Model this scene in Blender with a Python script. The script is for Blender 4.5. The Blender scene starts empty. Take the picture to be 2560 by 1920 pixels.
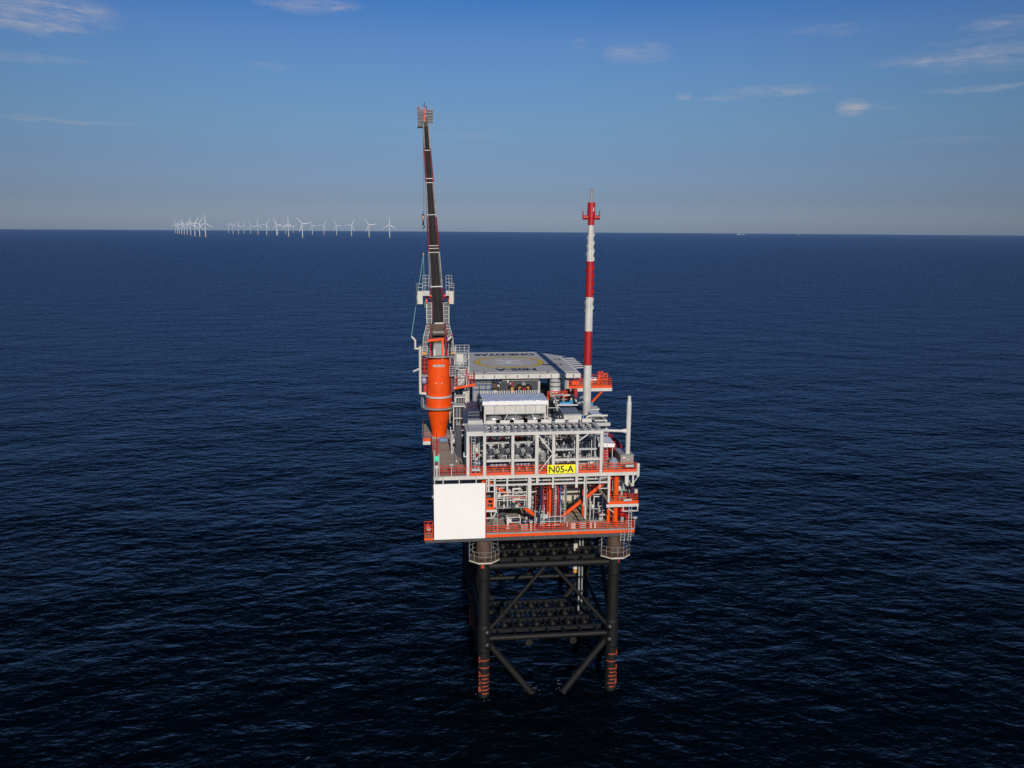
import bpy, math, random
from mathutils import Vector, Matrix
R = math.radians
rnd = random.Random(7)
sc = bpy.context.scene
COL = sc.collection

# ------------------------------------------------------------------ frame of the platform: u across, v away, z up
TH = R(6.6)
ORG = Vector((-3.322, 96.029, 0.0))
ROT = Matrix.Rotation(TH, 4, 'Z')
def W(u, v, z): return ORG + ROT @ Vector((u, v, z))

# ------------------------------------------------------------------ materials
MATS = {}
def nd(nt, t, **kw):
    n = nt.nodes.new(t)
    for k, v in kw.items(): setattr(n, k, v)
    return n
def mat(name, col, rough=0.5, metal=0.0, var=0.18, scale=0.8, streak=0.0, streakcol=(0.12, 0.06, 0.03), bump=0.0, spec=0.5, emit=None, grid=None):
    m = bpy.data.materials.new(name); m.use_nodes = True
    nt = m.node_tree; b = nt.nodes['Principled BSDF']
    b.inputs['Roughness'].default_value = rough; b.inputs['Metallic'].default_value = metal
    b.inputs['Specular IOR Level'].default_value = spec
    geo = nd(nt, 'ShaderNodeNewGeometry')
    n1 = nd(nt, 'ShaderNodeTexNoise'); n1.inputs['Scale'].default_value = scale; n1.inputs['Detail'].default_value = 6
    nt.links.new(geo.outputs['Position'], n1.inputs['Vector'])
    rp = nd(nt, 'ShaderNodeValToRGB'); e = rp.color_ramp.elements
    e[0].position = 0.3; e[1].position = 0.72
    e[0].color = (*[c * (1 - var) for c in col], 1); e[1].color = (*[min(1, c * (1 + var * 0.6)) for c in col], 1)
    nt.links.new(n1.outputs['Fac'], rp.inputs['Fac']); out = rp.outputs['Color']
    if streak > 0:
        mp = nd(nt, 'ShaderNodeMapping'); mp.inputs['Scale'].default_value = (2.2, 2.2, 0.25)
        nt.links.new(geo.outputs['Position'], mp.inputs['Vector'])
        n2 = nd(nt, 'ShaderNodeTexNoise'); n2.inputs['Scale'].default_value = 1.4; n2.inputs['Detail'].default_value = 8
        nt.links.new(mp.outputs['Vector'], n2.inputs['Vector'])
        mr = nd(nt, 'ShaderNodeMapRange'); mr.inputs[1].default_value = 0.56; mr.inputs[2].default_value = 0.75; mr.inputs[4].default_value = streak
        nt.links.new(n2.outputs['Fac'], mr.inputs[0])
        mx = nd(nt, 'ShaderNodeMix', data_type='RGBA'); mx.inputs[7].default_value = (*streakcol, 1)
        nt.links.new(mr.outputs[0], mx.inputs[0]); nt.links.new(out, mx.inputs[6]); out = mx.outputs[2]
    if grid:
        br = nd(nt, 'ShaderNodeTexBrick'); br.offset = 0
        br.inputs['Scale'].default_value = 1.0; br.inputs['Mortar Size'].default_value = grid[1]
        br.inputs['Brick Width'].default_value = grid[0]; br.inputs['Row Height'].default_value = grid[0] * 2
        mp2 = nd(nt, 'ShaderNodeMapping'); mp2.inputs['Rotation'].default_value = (0, 0, -TH)
        nt.links.new(geo.outputs['Position'], mp2.inputs['Vector']); nt.links.new(mp2.outputs['Vector'], br.inputs['Vector'])
        mx = nd(nt, 'ShaderNodeMix', data_type='RGBA'); mx.inputs[7].default_value = (*[c * 0.6 for c in col], 1)
        nt.links.new(br.outputs['Fac'], mx.inputs[0]); nt.links.new(out, mx.inputs[6]); out = mx.outputs[2]
    nt.links.new(out, b.inputs['Base Color'])
    if bump:
        n3 = nd(nt, 'ShaderNodeTexNoise'); n3.inputs['Scale'].default_value = 6; n3.inputs['Detail'].default_value = 4
        nt.links.new(geo.outputs['Position'], n3.inputs['Vector'])
        bp = nd(nt, 'ShaderNodeBump'); bp.inputs['Strength'].default_value = bump; bp.inputs['Distance'].default_value = 0.05
        nt.links.new(n3.outputs['Fac'], bp.inputs['Height']); nt.links.new(bp.outputs[0], b.inputs['Normal'])
    if emit:
        b.inputs['Emission Color'].default_value = (*emit[0], 1); b.inputs['Emission Strength'].default_value = emit[1]
    MATS[name] = m
    return m
ORANGE = mat('orange_paint', (0.78, 0.078, 0.006), 0.36, var=0.12, streak=0.18, streakcol=(0.35, 0.06, 0.02), spec=0.3)
ORAIL = mat('orange_rail', (0.72, 0.075, 0.015), 0.45, var=0.12)
RED = mat('red_paint', (0.40, 0.012, 0.014), 0.38, var=0.12, streak=0.08)
REDRAIL = mat('red_rail', (0.50, 0.045, 0.03), 0.45)
WHITE = mat('white_paint', (0.57, 0.545, 0.50), 0.45, var=0.12, streak=0.14, streakcol=(0.3, 0.24, 0.18))
PURE = mat('bright_white_board', (0.80, 0.765, 0.72), 0.6, var=0.02, scale=0.3)
STEEL = mat('pale_grey_steel', (0.46, 0.455, 0.43), 0.45, var=0.12, streak=0.15)
GREY = mat('mid_grey_steel', (0.27, 0.275, 0.275), 0.5, var=0.15, streak=0.12)
GALV = mat('galvanised_steel', (0.34, 0.345, 0.35), 0.4, metal=0.35, var=0.2, scale=2)
DARK = mat('dark_grey_paint', (0.045, 0.05, 0.062), 0.5, var=0.15)
BLACK = mat('black_rubber', (0.022, 0.019, 0.019), 0.8, var=0.25, spec=0.12)
BRED = mat('dull_boom_red', (0.22, 0.018, 0.022), 0.6, var=0.25, spec=0.3)
BWHITE = mat('dull_boom_white', (0.30, 0.29, 0.28), 0.6, var=0.3, scale=2, spec=0.3)
MESH = mat('dark_stair_mesh', (0.10, 0.10, 0.105), 0.7, var=0.3, scale=3)
NAVY = mat('navy_insulation', (0.016, 0.022, 0.062), 0.4, var=0.25, scale=1.5)
BROWN = mat('rusty_brown_steel', (0.09, 0.052, 0.034), 0.7, var=0.35, scale=1.5, streak=0.3)
JACK = mat('black_jacket_coating', (0.0062, 0.0052, 0.0048), 0.65, var=0.35, scale=0.5, streak=0.3, streakcol=(0.022, 0.016, 0.013), spec=0.35)
JGUIDE = mat('black_guide_steel', (0.0035, 0.0032, 0.0032), 0.5, var=0.3, scale=0.6)
MARK = mat('orange_draft_paint', (0.36, 0.052, 0.02), 0.6, var=0.2, scale=3)
DECK = mat('brown_grey_deck', (0.35, 0.29, 0.225), 0.8, var=0.14, scale=0.7, streak=0.1, bump=0.1)
DECKD = mat('dark_grating', (0.06, 0.06, 0.06), 0.8, var=0.3, scale=3)
HELI = mat('helideck_grey', (0.43, 0.415, 0.395), 0.8, var=0.07, scale=0.6, streak=0.06)
YEL = mat('yellow_marking', (0.60, 0.42, 0.04), 0.7, var=0.12, scale=2)
SIGN = mat('bright_yellow_sign', (0.86, 0.80, 0.01), 0.5, var=0.02)
INK = mat('black_lettering', (0.015, 0.013, 0.012), 0.6, var=0.1)
WMARK = mat('white_marking', (0.70, 0.69, 0.67), 0.7, var=0.08)
SILVER = mat('silver_sheet', (0.62, 0.66, 0.74), 0.42, metal=0.25, var=0.12, scale=1.2, bump=0.25)
CREAM = mat('cream_paint', (0.55, 0.51, 0.42), 0.55, var=0.1, streak=0.12)
BLUE = mat('blue_paint', (0.03, 0.11, 0.36), 0.45, var=0.15)
SKYB = mat('light_blue_drum', (0.04, 0.27, 0.55), 0.4, var=0.12)
GREEN = mat('green_mat', (0.015, 0.11, 0.045), 0.7, var=0.2)
LAMPG = mat('green_lamp_glass', (0.03, 0.5, 0.3), 0.2, emit=((0.05, 0.75, 0.4), 0.45))
AMBER = mat('amber_paint', (0.62, 0.27, 0.04), 0.5)
ROPE = mat('light_green_rope', (0.25, 0.55, 0.42), 0.7)
WIRE = mat('steel_wire', (0.16, 0.16, 0.16), 0.5, metal=0.5)
TURB = mat('turbine_white', (0.58, 0.60, 0.63), 0.5, var=0.03, scale=0.01)
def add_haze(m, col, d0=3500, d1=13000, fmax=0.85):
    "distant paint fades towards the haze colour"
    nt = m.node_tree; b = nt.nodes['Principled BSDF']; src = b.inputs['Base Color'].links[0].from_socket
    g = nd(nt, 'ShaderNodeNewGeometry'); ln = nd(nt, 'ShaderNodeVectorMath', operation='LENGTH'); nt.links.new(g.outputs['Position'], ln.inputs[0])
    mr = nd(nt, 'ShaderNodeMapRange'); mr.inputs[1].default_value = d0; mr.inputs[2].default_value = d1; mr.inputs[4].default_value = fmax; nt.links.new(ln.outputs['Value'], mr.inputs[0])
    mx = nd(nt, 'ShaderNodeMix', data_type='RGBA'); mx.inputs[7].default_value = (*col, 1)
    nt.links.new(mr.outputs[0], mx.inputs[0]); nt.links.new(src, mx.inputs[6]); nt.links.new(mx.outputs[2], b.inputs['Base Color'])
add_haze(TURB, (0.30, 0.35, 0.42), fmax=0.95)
TURBY = mat('turbine_yellow', (0.46, 0.40, 0.29), 0.6, var=0.05, scale=0.01)
HULL = mat('dark_red_hull', (0.26, 0.016, 0.014), 0.35, var=0.15)

# ------------------------------------------------------------------ mesh builder (all coordinates in the platform frame)
class MB:
    def __init__(s, origin=(0, 0, 0)): s.v = []; s.f = []; s.s = []; s.o = Vector(origin)
    def add(s, vs, fs, smooth=False):
        n = len(s.v); s.v += [Vector(p) for p in vs]
        for f in fs: s.f.append([i + n for i in f]); s.s.append(smooth)
        return s
    def box(s, u0, u1, v0, v1, z0, z1):
        p = [(a, b, c) for c in (z0, z1) for b in (v0, v1) for a in (u0, u1)]
        return s.add(p, [(0, 2, 3, 1), (4, 5, 7, 6), (0, 1, 5, 4), (2, 6, 7, 3), (0, 4, 6, 2), (1, 3, 7, 5)])
    def cyl(s, p, q, r, n=8, r2=None, caps=True):
        p = Vector(p); q = Vector(q); d = (q - p)
        if d.length < 1e-6: return s
        d.normalize(); r2 = r if r2 is None else r2
        a = d.orthogonal().normalized() if abs(d.z) < 0.99 else Vector((1, 0, 0)); b = d.cross(a).normalized(); a = b.cross(d)
        ring = lambda c, rr: [c + (a * math.cos(2 * math.pi * (i + .5) / n) + b * math.sin(2 * math.pi * (i + .5) / n)) * rr for i in range(n)]
        A = ring(p, r); B = ring(q, r2)
        s.add(A + B, [(i, (i + 1) % n, n + (i + 1) % n, n + i) for i in range(n)], n > 5)
        if caps: s.add(A, [tuple(range(n))[::-1]]); s.add(B, [tuple(range(n))])
        return s
    def bar(s, p, q, w, h=None):
        "rectangular bar from p to q, w across, h in the upright direction"
        h = w if h is None else h
        p = Vector(p); q = Vector(q); d = (q - p).normalized()
        up = Vector((0, 0, 1)) if abs(d.z) < 0.9 else Vector((0, 1, 0))
        a = d.cross(up).normalized() * w / 2; b = a.cross(d).normalized() * h / 2
        vs = [p + a + b, p - a + b, p - a - b, p + a - b, q + a + b, q - a + b, q - a - b, q + a - b]
        return s.add(vs, [(0, 1, 2, 3), (7, 6, 5, 4), (0, 4, 5, 1), (1, 5, 6, 2), (2, 6, 7, 3), (3, 7, 4, 0)])
    def pipe(s, pts, r, n=8):
        for a, b in zip(pts, pts[1:]): s.cyl(a, b, r, n)
        for a in pts[1:-1]: s.ball(a, r * 1.02, 8, 5)
        return s
    def ball(s, c, r, n=10, m=6, sz=1.0):
        c = Vector(c); vs = []; fs = []
        for j in range(m + 1):
            t = math.pi * j / m
            for i in range(n):
                a = 2 * math.pi * i / n
                vs.append(c + Vector((math.sin(t) * math.cos(a) * r, math.sin(t) * math.sin(a) * r, math.cos(t) * r * sz)))
        for j in range(m):
            for i in range(n): fs.append((j * n + i, (j + 1) * n + i, (j + 1) * n + (i + 1) % n, j * n + (i + 1) % n))
        return s.add(vs, fs, True)
    def lathe(s, c, prof, n=24, smooth=True, a0=0, a1=2 * math.pi):
        c = Vector(c); full = abs(a1 - a0 - 2 * math.pi) < 1e-6
        k = n if full else n + 1
        for (r0, z0), (r1, z1) in zip(prof, prof[1:]):
            vs = [c + Vector((r * math.cos(a0 + (a1 - a0) * i / n), r * math.sin(a0 + (a1 - a0) * i / n), z)) for r, z in ((r0, z0), (r1, z1)) for i in range(k)]
            s.add(vs, [(i, (i + 1) % k, k + (i + 1) % k, k + i) for i in range(n)], smooth)
        return s
    def prism(s, pts, z0, z1):
        n = len(pts)
        s.add([(a, b, z0) for a, b in pts] + [(a, b, z1) for a, b in pts],
              [tuple(range(n))[::-1], tuple(range(n, 2 * n))] + [(i, (i + 1) % n, n + (i + 1) % n, n + i) for i in range(n)])
        return s
    def torus(s, c, R_, r, axis='z', n=20, m=6, a0=0, a1=2 * math.pi):
        c = Vector(c); full = abs(a1 - a0 - 2 * math.pi) < 1e-6; k = n if full else n + 1
        vs = []
        for i in range(k):
            a = a0 + (a1 - a0) * i / n
            for j in range(m):
                b = 2 * math.pi * j / m; x = (R_ + r * math.cos(b)) * math.cos(a); y = (R_ + r * math.cos(b)) * math.sin(a); z = r * math.sin(b)
                vs.append(c + (Vector((x, y, z)) if axis == 'z' else Vector((x, z, y)) if axis == 'v' else Vector((z, x, y))))
        fs = [(i * m + j, ((i + 1) % k) * m + j, ((i + 1) % k) * m + (j + 1) % m, i * m + (j + 1) % m) for i in range(n) for j in range(m)]
        return s.add(vs, fs, True)
    def build(s, name, m, parent=None, label=None, kind=None):
        me = bpy.data.meshes.new(name)
        me.from_pydata([tuple(p - s.o) for p in s.v], [], s.f)
        me.polygons.foreach_set('use_smooth', s.s); me.materials.append(m)
        o = bpy.data.objects.new(name, me); COL.objects.link(o)
        if parent: o.parent = parent
        if label: o['label'] = label
        if kind: o['kind'] = kind
        return o
def thing(name, label, cat, loc, group=None):
    o = bpy.data.objects.new(name, None); COL.objects.link(o); o.empty_display_size = 0.3
    o.location = W(*loc); o.rotation_euler = (0, 0, TH); o['label'] = label; o['category'] = cat
    if group: o['group'] = group
    o['base'] = loc
    return o
def mb(t):
    return MB(tuple(t['base']))
def part(t, name, m, fn, parent=None, label=None):
    b = mb(t); fn(b); return b.build(name, m, parent or t, label)
def single(name, label, cat, loc, m, fn, group=None):
    b = MB(loc); fn(b); o = b.build(name, m); o.location = W(*loc); o.rotation_euler = (0, 0, TH)
    o['label'] = label; o['category'] = cat
    if group: o['group'] = group
    return o
def dup(t, du, dv, dz, label):
    c = t.copy(); COL.objects.link(c); c.location = t.location + (ROT @ Vector((du, dv, dz))); c['label'] = label
    for ch in list(t.children):
        d = ch.copy(); COL.objects.link(d); d.parent = c
        for g in list(ch.children):
            e = g.copy(); COL.objects.link(e); e.parent = d
    return c
def text(t, name, s, m, corner, right, up, width, height, parent=None, bold=0.0, label=None):
    "flat lettering filling width x height from its lower left corner, as real faces"
    cu = bpy.data.curves.new(name, 'FONT'); cu.body = s; cu.offset = bold; cu.resolution_u = 3
    tmp = bpy.data.objects.new(name + '_tmp', cu); COL.objects.link(tmp)
    dg = bpy.context.evaluated_depsgraph_get(); me0 = tmp.evaluated_get(dg).to_mesh()
    vs = [v.co.copy() for v in me0.vertices]; fs = [tuple(p.vertices) for p in me0.polygons]
    tmp.evaluated_get(dg).to_mesh_clear(); bpy.data.objects.remove(tmp)
    x0 = min(v.x for v in vs); x1 = max(v.x for v in vs); y0 = min(v.y for v in vs); y1 = max(v.y for v in vs)
    c = Vector(corner); r = Vector(right); u = Vector(up)
    b = mb(t); b.add([c + r * ((v.x - x0) / (x1 - x0) * width) + u * ((v.y - y0) / (y1 - y0) * height) for v in vs], fs)
    return b.build(name, m, parent or t, label)
def rail(b, pts, h=1.05, r=0.035, step=1.4, bars=3, toe=0.0):
    "posts and bars of a railing along pts (deck level)"
    for p, q in zip(pts, pts[1:]):
        p = Vector(p); q = Vector(q); L = (q - p).length; n = max(1, round(L / step))
        for i in range(n + 1):
            a = p + (q - p) * i / n; b.cyl(a, a + Vector((0, 0, h)), r, 5)
        for k in range(bars):
            z = Vector((0, 0, h * (k + 1) / bars)); b.cyl(p + z, q + z, r, 5)
        if toe: b.bar(p + Vector((0, 0, toe / 2)), q + Vector((0, 0, toe / 2)), 0.03, toe)
def hrail(t, pts, m=ORAIL, name='railing', parent=None, **kw):
    return part(t, name, m, lambda b: rail(b, pts, **kw), parent)
def ladder(b, p, h, w=0.4, r=0.03, step=0.35, d=(1, 0, 0)):
    p = Vector(p); d = Vector(d)
    for s in (-1, 1): b.cyl(p + d * s * w / 2, p + d * s * w / 2 + Vector((0, 0, h)), r, 5)
    for i in range(int(h / step)): b.cyl(p - d * w / 2 + Vector((0, 0, (i + .5) * step)), p + d * w / 2 + Vector((0, 0, (i + .5) * step)), r * .8, 4)

# ------------------------------------------------------------------ camera
cam = bpy.data.cameras.new('camera'); co = bpy.data.objects.new('camera', cam); COL.objects.link(co); sc.camera = co
cam.sensor_fit = 'HORIZONTAL'; cam.sensor_width = 36; cam.lens = 36 * 2071 / 2560
P_ = R(10.53); RO = R(0.36)
f = Vector((0, math.cos(P_), -math.sin(P_))); r0 = Vector((1, 0, 0)); u0 = r0.cross(f)
r_ = r0 * math.cos(RO) + u0 * math.sin(RO); u_ = -r0 * math.sin(RO) + u0 * math.cos(RO)
co.matrix_world = Matrix(((r_.x, u_.x, -f.x, 0), (r_.y, u_.y, -f.y, 0), (r_.z, u_.z, -f.z, 58.0), (0, 0, 0, 1)))
cam.clip_start = 1; cam.clip_end = 60000

# ------------------------------------------------------------------ sun and sky
SEL = R(24.5); SAZ = R(8)     # the sun stands behind the camera, a little to its right
sdir = Vector((math.sin(SAZ) * math.cos(SEL), -math.cos(SAZ) * math.cos(SEL), math.sin(SEL)))
sl = bpy.data.lights.new('sun', 'SUN'); sl.energy = 3.7; sl.angle = R(0.53); sl.color = (1.0, 0.93, 0.835)
so = bpy.data.objects.new('sun', sl); COL.objects.link(so); so.rotation_euler = (-sdir).to_track_quat('-Z', 'Y').to_euler()
w = bpy.data.worlds.new('World'); sc.world = w; w.use_nodes = True
nt = w.node_tree; bg = nt.nodes['Background']; L = nt.links.new
sky = nd(nt, 'ShaderNodeTexSky', sky_type='NISHITA'); sky.sun_disc = False
sky.sun_elevation = SEL; sky.sun_rotation = R(172); sky.altitude = 50; sky.air_density = 1.0; sky.dust_density = 0.6; sky.ozone_density = 2.0
tc = nd(nt, 'ShaderNodeTexCoord'); sp = nd(nt, 'ShaderNodeSeparateXYZ'); L(tc.outputs['Generated'], sp.inputs[0])
def M(op, a, b=None, c=None):
    n = nd(nt, 'ShaderNodeMath', operation=op)
    for i, x in enumerate((a, b, c)):
        if x is None: continue
        if isinstance(x, (int, float)): n.inputs[i].default_value = x
        else: L(x, n.inputs[i])
    return n.outputs[0]
el = M('ARCSINE', sp.outputs['Z']); az = M('ARCTAN2', sp.outputs['X'], sp.outputs['Y'])
grade = nd(nt, 'ShaderNodeValToRGB'); ge = grade.color_ramp
L(M('DIVIDE', el, 1.2), grade.inputs['Fac'])
GR = [(0.0, (0.371, 0.483, 0.881)), (0.029, (0.283, 0.354, 0.62)), (0.068, (0.315, 0.385, 0.584)), (0.103, (0.35, 0.462, 0.629)), (0.14, (0.356, 0.503, 0.702)), (0.174, (0.345, 0.504, 0.755)), (0.21, (0.217, 0.45, 0.792)), (0.5, (0.22, 0.38, 0.68)), (1.0, (0.25, 0.4, 0.68))]
while len(ge.elements) < len(GR): ge.elements.new(0.5)
for e_, (p_, c_) in zip(ge.elements, GR): e_.position = p_; e_.color = (*c_, 1)
mul = nd(nt, 'ShaderNodeMix', data_type='RGBA', blend_type='MULTIPLY'); mul.inputs[0].default_value = 1
L(sky.outputs[0], mul.inputs[6]); L(grade.outputs[0], mul.inputs[7])
# lens vignetting painted into the sky colour, darker towards both sides
azf = M('SUBTRACT', 1.0, M('MULTIPLY', M('MINIMUM', M('POWER', M('ABSOLUTE', M('DIVIDE', M('ADD', az, 0.02), 0.56)), 2), 1.6), 0.13))
mul2 = nd(nt, 'ShaderNodeVectorMath', operation='SCALE'); L(mul.outputs[2], mul2.inputs[0]); L(azf, mul2.inputs['Scale'])
CL = [(-0.4968,0.2095,0.0676,0.0183,0.55),(-0.5084,0.1956,0.0435,0.0068,0.40),(-0.4576,0.2121,0.0290,0.0068,0.25),(-0.2294,0.2396,0.0531,0.0097,0.50),(-0.1906,0.2362,0.0217,0.0039,0.30),(-0.5078,0.1647,0.0579,0.0043,0.30),(0.1384,0.1955,0.0362,0.0097,0.50),(0.0750,0.2056,0.0097,0.0058,0.20),(0.2932,0.1519,0.0531,0.0053,0.50),(0.2379,0.1455,0.0290,0.0039,0.35),(0.1933,0.1487,0.0087,0.0039,0.40),(0.3734,0.1314,0.0155,0.0082,0.75),(0.3964,0.1303,0.0241,0.0039,0.15),(0.4893,0.1737,0.0917,0.0077,0.35),(0.4644,0.1728,0.0579,0.0034,0.30),(0.5009,0.1635,0.0579,0.0048,0.20),(0.5108,0.2016,0.0386,0.0068,0.35),(0.5030,0.1428,0.0579,0.0039,0.38),(0.3467,0.2093,0.0435,0.0048,0.20),(-0.2749,0.1745,0.0241,0.0043,0.25),(-0.4880,0.1075,0.0821,0.0024,0.35),(-0.0576,0.1075,0.0531,0.0034,0.15),(0.4718,0.0935,0.0628,0.0039,0.15),(0.4986,0.1858,0.0579,0.0068,0.20)]
cv = nd(nt, 'ShaderNodeCombineXYZ'); L(M('MULTIPLY', az, 1.0), cv.inputs[0]); L(M('MULTIPLY', el, 4.5), cv.inputs[1])
wn = nd(nt, 'ShaderNodeTexNoise'); wn.inputs['Scale'].default_value = 28; wn.inputs['Detail'].default_value = 9; wn.inputs['Roughness'].default_value = 0.68; wn.inputs['Distortion'].default_value = 0.6
L(cv.outputs[0], wn.inputs['Vector'])
tot = None
jit = nd(nt, 'ShaderNodeTexNoise'); jit.inputs['Scale'].default_value = 14; jit.inputs['Detail'].default_value = 4; L(cv.outputs[0], jit.inputs['Vector'])
el2 = M('ADD', el, M('MULTIPLY', M('SUBTRACT', jit.outputs['Fac'], 0.5), 0.012))
for a_, e_, wa, we, s_ in CL:
    q = M('ADD', M('POWER', M('ABSOLUTE', M('DIVIDE', M('SUBTRACT', az, a_), wa * 1.25)), 2), M('POWER', M('ABSOLUTE', M('DIVIDE', M('SUBTRACT', el2, e_), we * 1.35)), 2))
    k = M('MULTIPLY', M('MAXIMUM', M('SUBTRACT', 1, q), 0), s_ * 0.95)
    tot = k if tot is None else M('ADD', tot, k)
nz = nd(nt, 'ShaderNodeMapRange'); nz.inputs[1].default_value = 0.36; nz.inputs[2].default_value = 0.70; L(wn.outputs['Fac'], nz.inputs[0])
cf = M('MINIMUM', M('MULTIPLY', tot, nz.outputs[0]), 0.85)
cm = nd(nt, 'ShaderNodeMix', data_type='RGBA'); cm.inputs[7].default_value = (4.6, 4.35, 4.6, 1); L(cf, cm.inputs[0]); L(mul2.outputs[0], cm.inputs[6])
L(cm.outputs[2], bg.inputs['Color']); bg.inputs['Strength'].default_value = 0.1

# ------------------------------------------------------------------ sea
def make_sea():
    m = bpy.data.materials.new('sea_water'); m.use_nodes = True; nt = m.node_tree; nt.nodes.remove(nt.nodes['Principled BSDF']); L = nt.links.new
    geo = nd(nt, 'ShaderNodeNewGeometry')
    def noise(scale, stretch, rot, detail=3, rough=0.5, dist=0.0):
        mp = nd(nt, 'ShaderNodeMapping'); mp.inputs['Rotation'].default_value = (0, 0, R(rot)); mp.inputs['Scale'].default_value = (stretch, 1, 1)
        L(geo.outputs['Position'], mp.inputs['Vector'])
        n = nd(nt, 'ShaderNodeTexNoise'); n.inputs['Scale'].default_value = scale; n.inputs['Detail'].default_value = detail
        n.inputs['Roughness'].default_value = rough; n.inputs['Distortion'].default_value = dist
        L(mp.outputs['Vector'], n.inputs['Vector']); return n.outputs['Fac']
    def ma(op, a, b):
        n = nd(nt, 'ShaderNodeMath', operation=op)
        for i, x in enumerate((a, b)):
            if isinstance(x, (int, float)): n.inputs[i].default_value = x
            else: L(x, n.inputs[i])
        return n.outputs[0]
    h = ma('ADD', ma('MULTIPLY', noise(0.10, 0.6, -32, 3), 0.95), ma('MULTIPLY', noise(0.40, 0.62, -34, 3, 0.55, 0.3), 0.72))
    h = ma('ADD', h, ma('MULTIPLY', noise(0.035, 0.75, -24, 4, 0.6), 3.2))
    h = ma('ADD', h, ma('MULTIPLY', noise(1.3, 0.65, -14, 4, 0.6, 0.2), 0.18))
    bp = nd(nt, 'ShaderNodeBump'); bp.inputs['Strength'].default_value = 1.0; bp.inputs['Distance'].default_value = 1.0
    L(h, bp.inputs['Height'])
    fr = nd(nt, 'ShaderNodeFresnel'); fr.inputs['IOR'].default_value = 1.333; L(bp.outputs[0], fr.inputs['Normal'])
    rp = nd(nt, 'ShaderNodeValToRGB'); cr = rp.color_ramp; L(fr.outputs[0], rp.inputs[0])
    P = [(0.0, 0.0), (0.024, 0.001), (0.05, 0.007), (0.10, 0.018), (0.22, 0.088), (0.35, 0.235), (0.55, 0.385), (1.0, 0.55)]
    while len(cr.elements) < len(P): cr.elements.new(0.5)
    for e_, (p_, c_) in zip(cr.elements, P): e_.position = p_; e_.color = (c_, c_, c_, 1)
    gl = nd(nt, 'ShaderNodeBsdfGlossy'); gl.inputs['Roughness'].default_value = 0.34; gl.inputs['Color'].default_value = (0.56, 0.75, 0.95, 1); L(bp.outputs[0], gl.inputs['Normal'])
    df = nd(nt, 'ShaderNodeBsdfDiffuse'); df.inputs['Color'].default_value = (0.0008, 0.0021, 0.0040, 1)
    ms = nd(nt, 'ShaderNodeMixShader'); L(rp.outputs[0], ms.inputs[0]); L(df.outputs[0], ms.inputs[1]); L(gl.outputs[0], ms.inputs[2])
    # haze painted into the water colour, paler with distance
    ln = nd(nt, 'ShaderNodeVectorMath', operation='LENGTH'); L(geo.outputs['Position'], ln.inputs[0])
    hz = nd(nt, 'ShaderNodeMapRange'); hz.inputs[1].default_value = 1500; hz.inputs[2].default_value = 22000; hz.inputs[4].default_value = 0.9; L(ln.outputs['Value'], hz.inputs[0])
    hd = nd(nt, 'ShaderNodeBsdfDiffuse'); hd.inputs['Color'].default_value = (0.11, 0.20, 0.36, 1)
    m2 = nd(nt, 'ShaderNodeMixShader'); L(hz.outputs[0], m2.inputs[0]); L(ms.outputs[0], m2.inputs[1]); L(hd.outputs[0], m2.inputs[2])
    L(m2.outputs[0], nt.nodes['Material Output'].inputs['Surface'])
    # foam flecks, sparse
    v = []; fs = []; n = 192; rings = [0, 60, 150, 400, 1200, 4000, 12000, 25000]
    v.append((0, 0, 0))
    for r in rings[1:]:
        for i in range(n): v.append((r * math.cos(2 * math.pi * i / n), r * math.sin(2 * math.pi * i / n), 0))
    for i in range(n): fs.append((0, 1 + i, 1 + (i + 1) % n))
    for k in range(len(rings) - 2):
        a = 1 + k * n; c = a + n
        for i in range(n): fs.append((a + i, c + i, c + (i + 1) % n, a + (i + 1) % n))
    me = bpy.data.meshes.new('sea'); me.from_pydata(v, [], fs); me.materials.append(m)
    o = bpy.data.objects.new('sea', me); COL.objects.link(o); o['kind'] = 'structure'
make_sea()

def make_foam():
    g = random.Random(5); v = []; fs = []
    m = bpy.data.materials.new('foam_fleck'); m.use_nodes = True; b = m.node_tree.nodes['Principled BSDF']
    b.inputs['Base Color'].default_value = (0.09, 0.115, 0.14, 1); b.inputs['Roughness'].default_value = 0.9
    def fleck(x, y, r):
        n = 7; k = len(v); a0 = g.random() * 6; st = g.uniform(1.2, 3.0); an = R(30) + g.uniform(-.5, .5)
        for i in range(n):
            a = a0 + 2 * math.pi * i / n; q = r * g.uniform(.35, 1); p = Vector((math.cos(a) * q * st, math.sin(a) * q, 0)); p.rotate(Matrix.Rotation(an, 3, 'Z'))
            v.append((x + p.x, y + p.y, 0.03))
        fs.append(tuple(range(k, k + n)))
    pts = [W(u, vv, 0) for u, vv in ((6.3, .8), (10.1, .9), (0, 0), (16.3, 0), (11.2, 1.8))]
    for c, n_, sp in zip(pts, (16, 16, 5, 5, 5), (1.0, 1.0, 1.1, 1.1, 2.0)):
        for i in range(n_):
            a = g.random() * 6.28; d = (.3 if sp < 1.05 else .8) + abs(g.gauss(0, sp * .45)); fleck(c.x + math.cos(a) * d, c.y + math.sin(a) * d, g.uniform(.04, .16))
    for i in range(90):
        d = g.uniform(85, 420); a = g.uniform(-.55, .55); fleck(math.sin(a) * d, math.cos(a) * d, g.uniform(.06, .16) * (1 + d / 400))
    me = bpy.data.meshes.new('foam'); me.from_pydata(v, [], fs); me.materials.append(m)
    o = bpy.data.objects.new('foam', me); COL.objects.link(o); o['kind'] = 'stuff'; o['label'] = 'small pale foam flecks on the sea around the jacket legs'; o['category'] = 'foam'
make_foam()

# ------------------------------------------------------------------ levels
ZL, ZM, ZU, ZR = 22.1, 25.4, 29.35, 34.6
VF = -1.5
LEGS = [(0, 0), (16.3, 0), (0, 18), (16.3, 18), (0, 36), (16.3, 36)]

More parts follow.
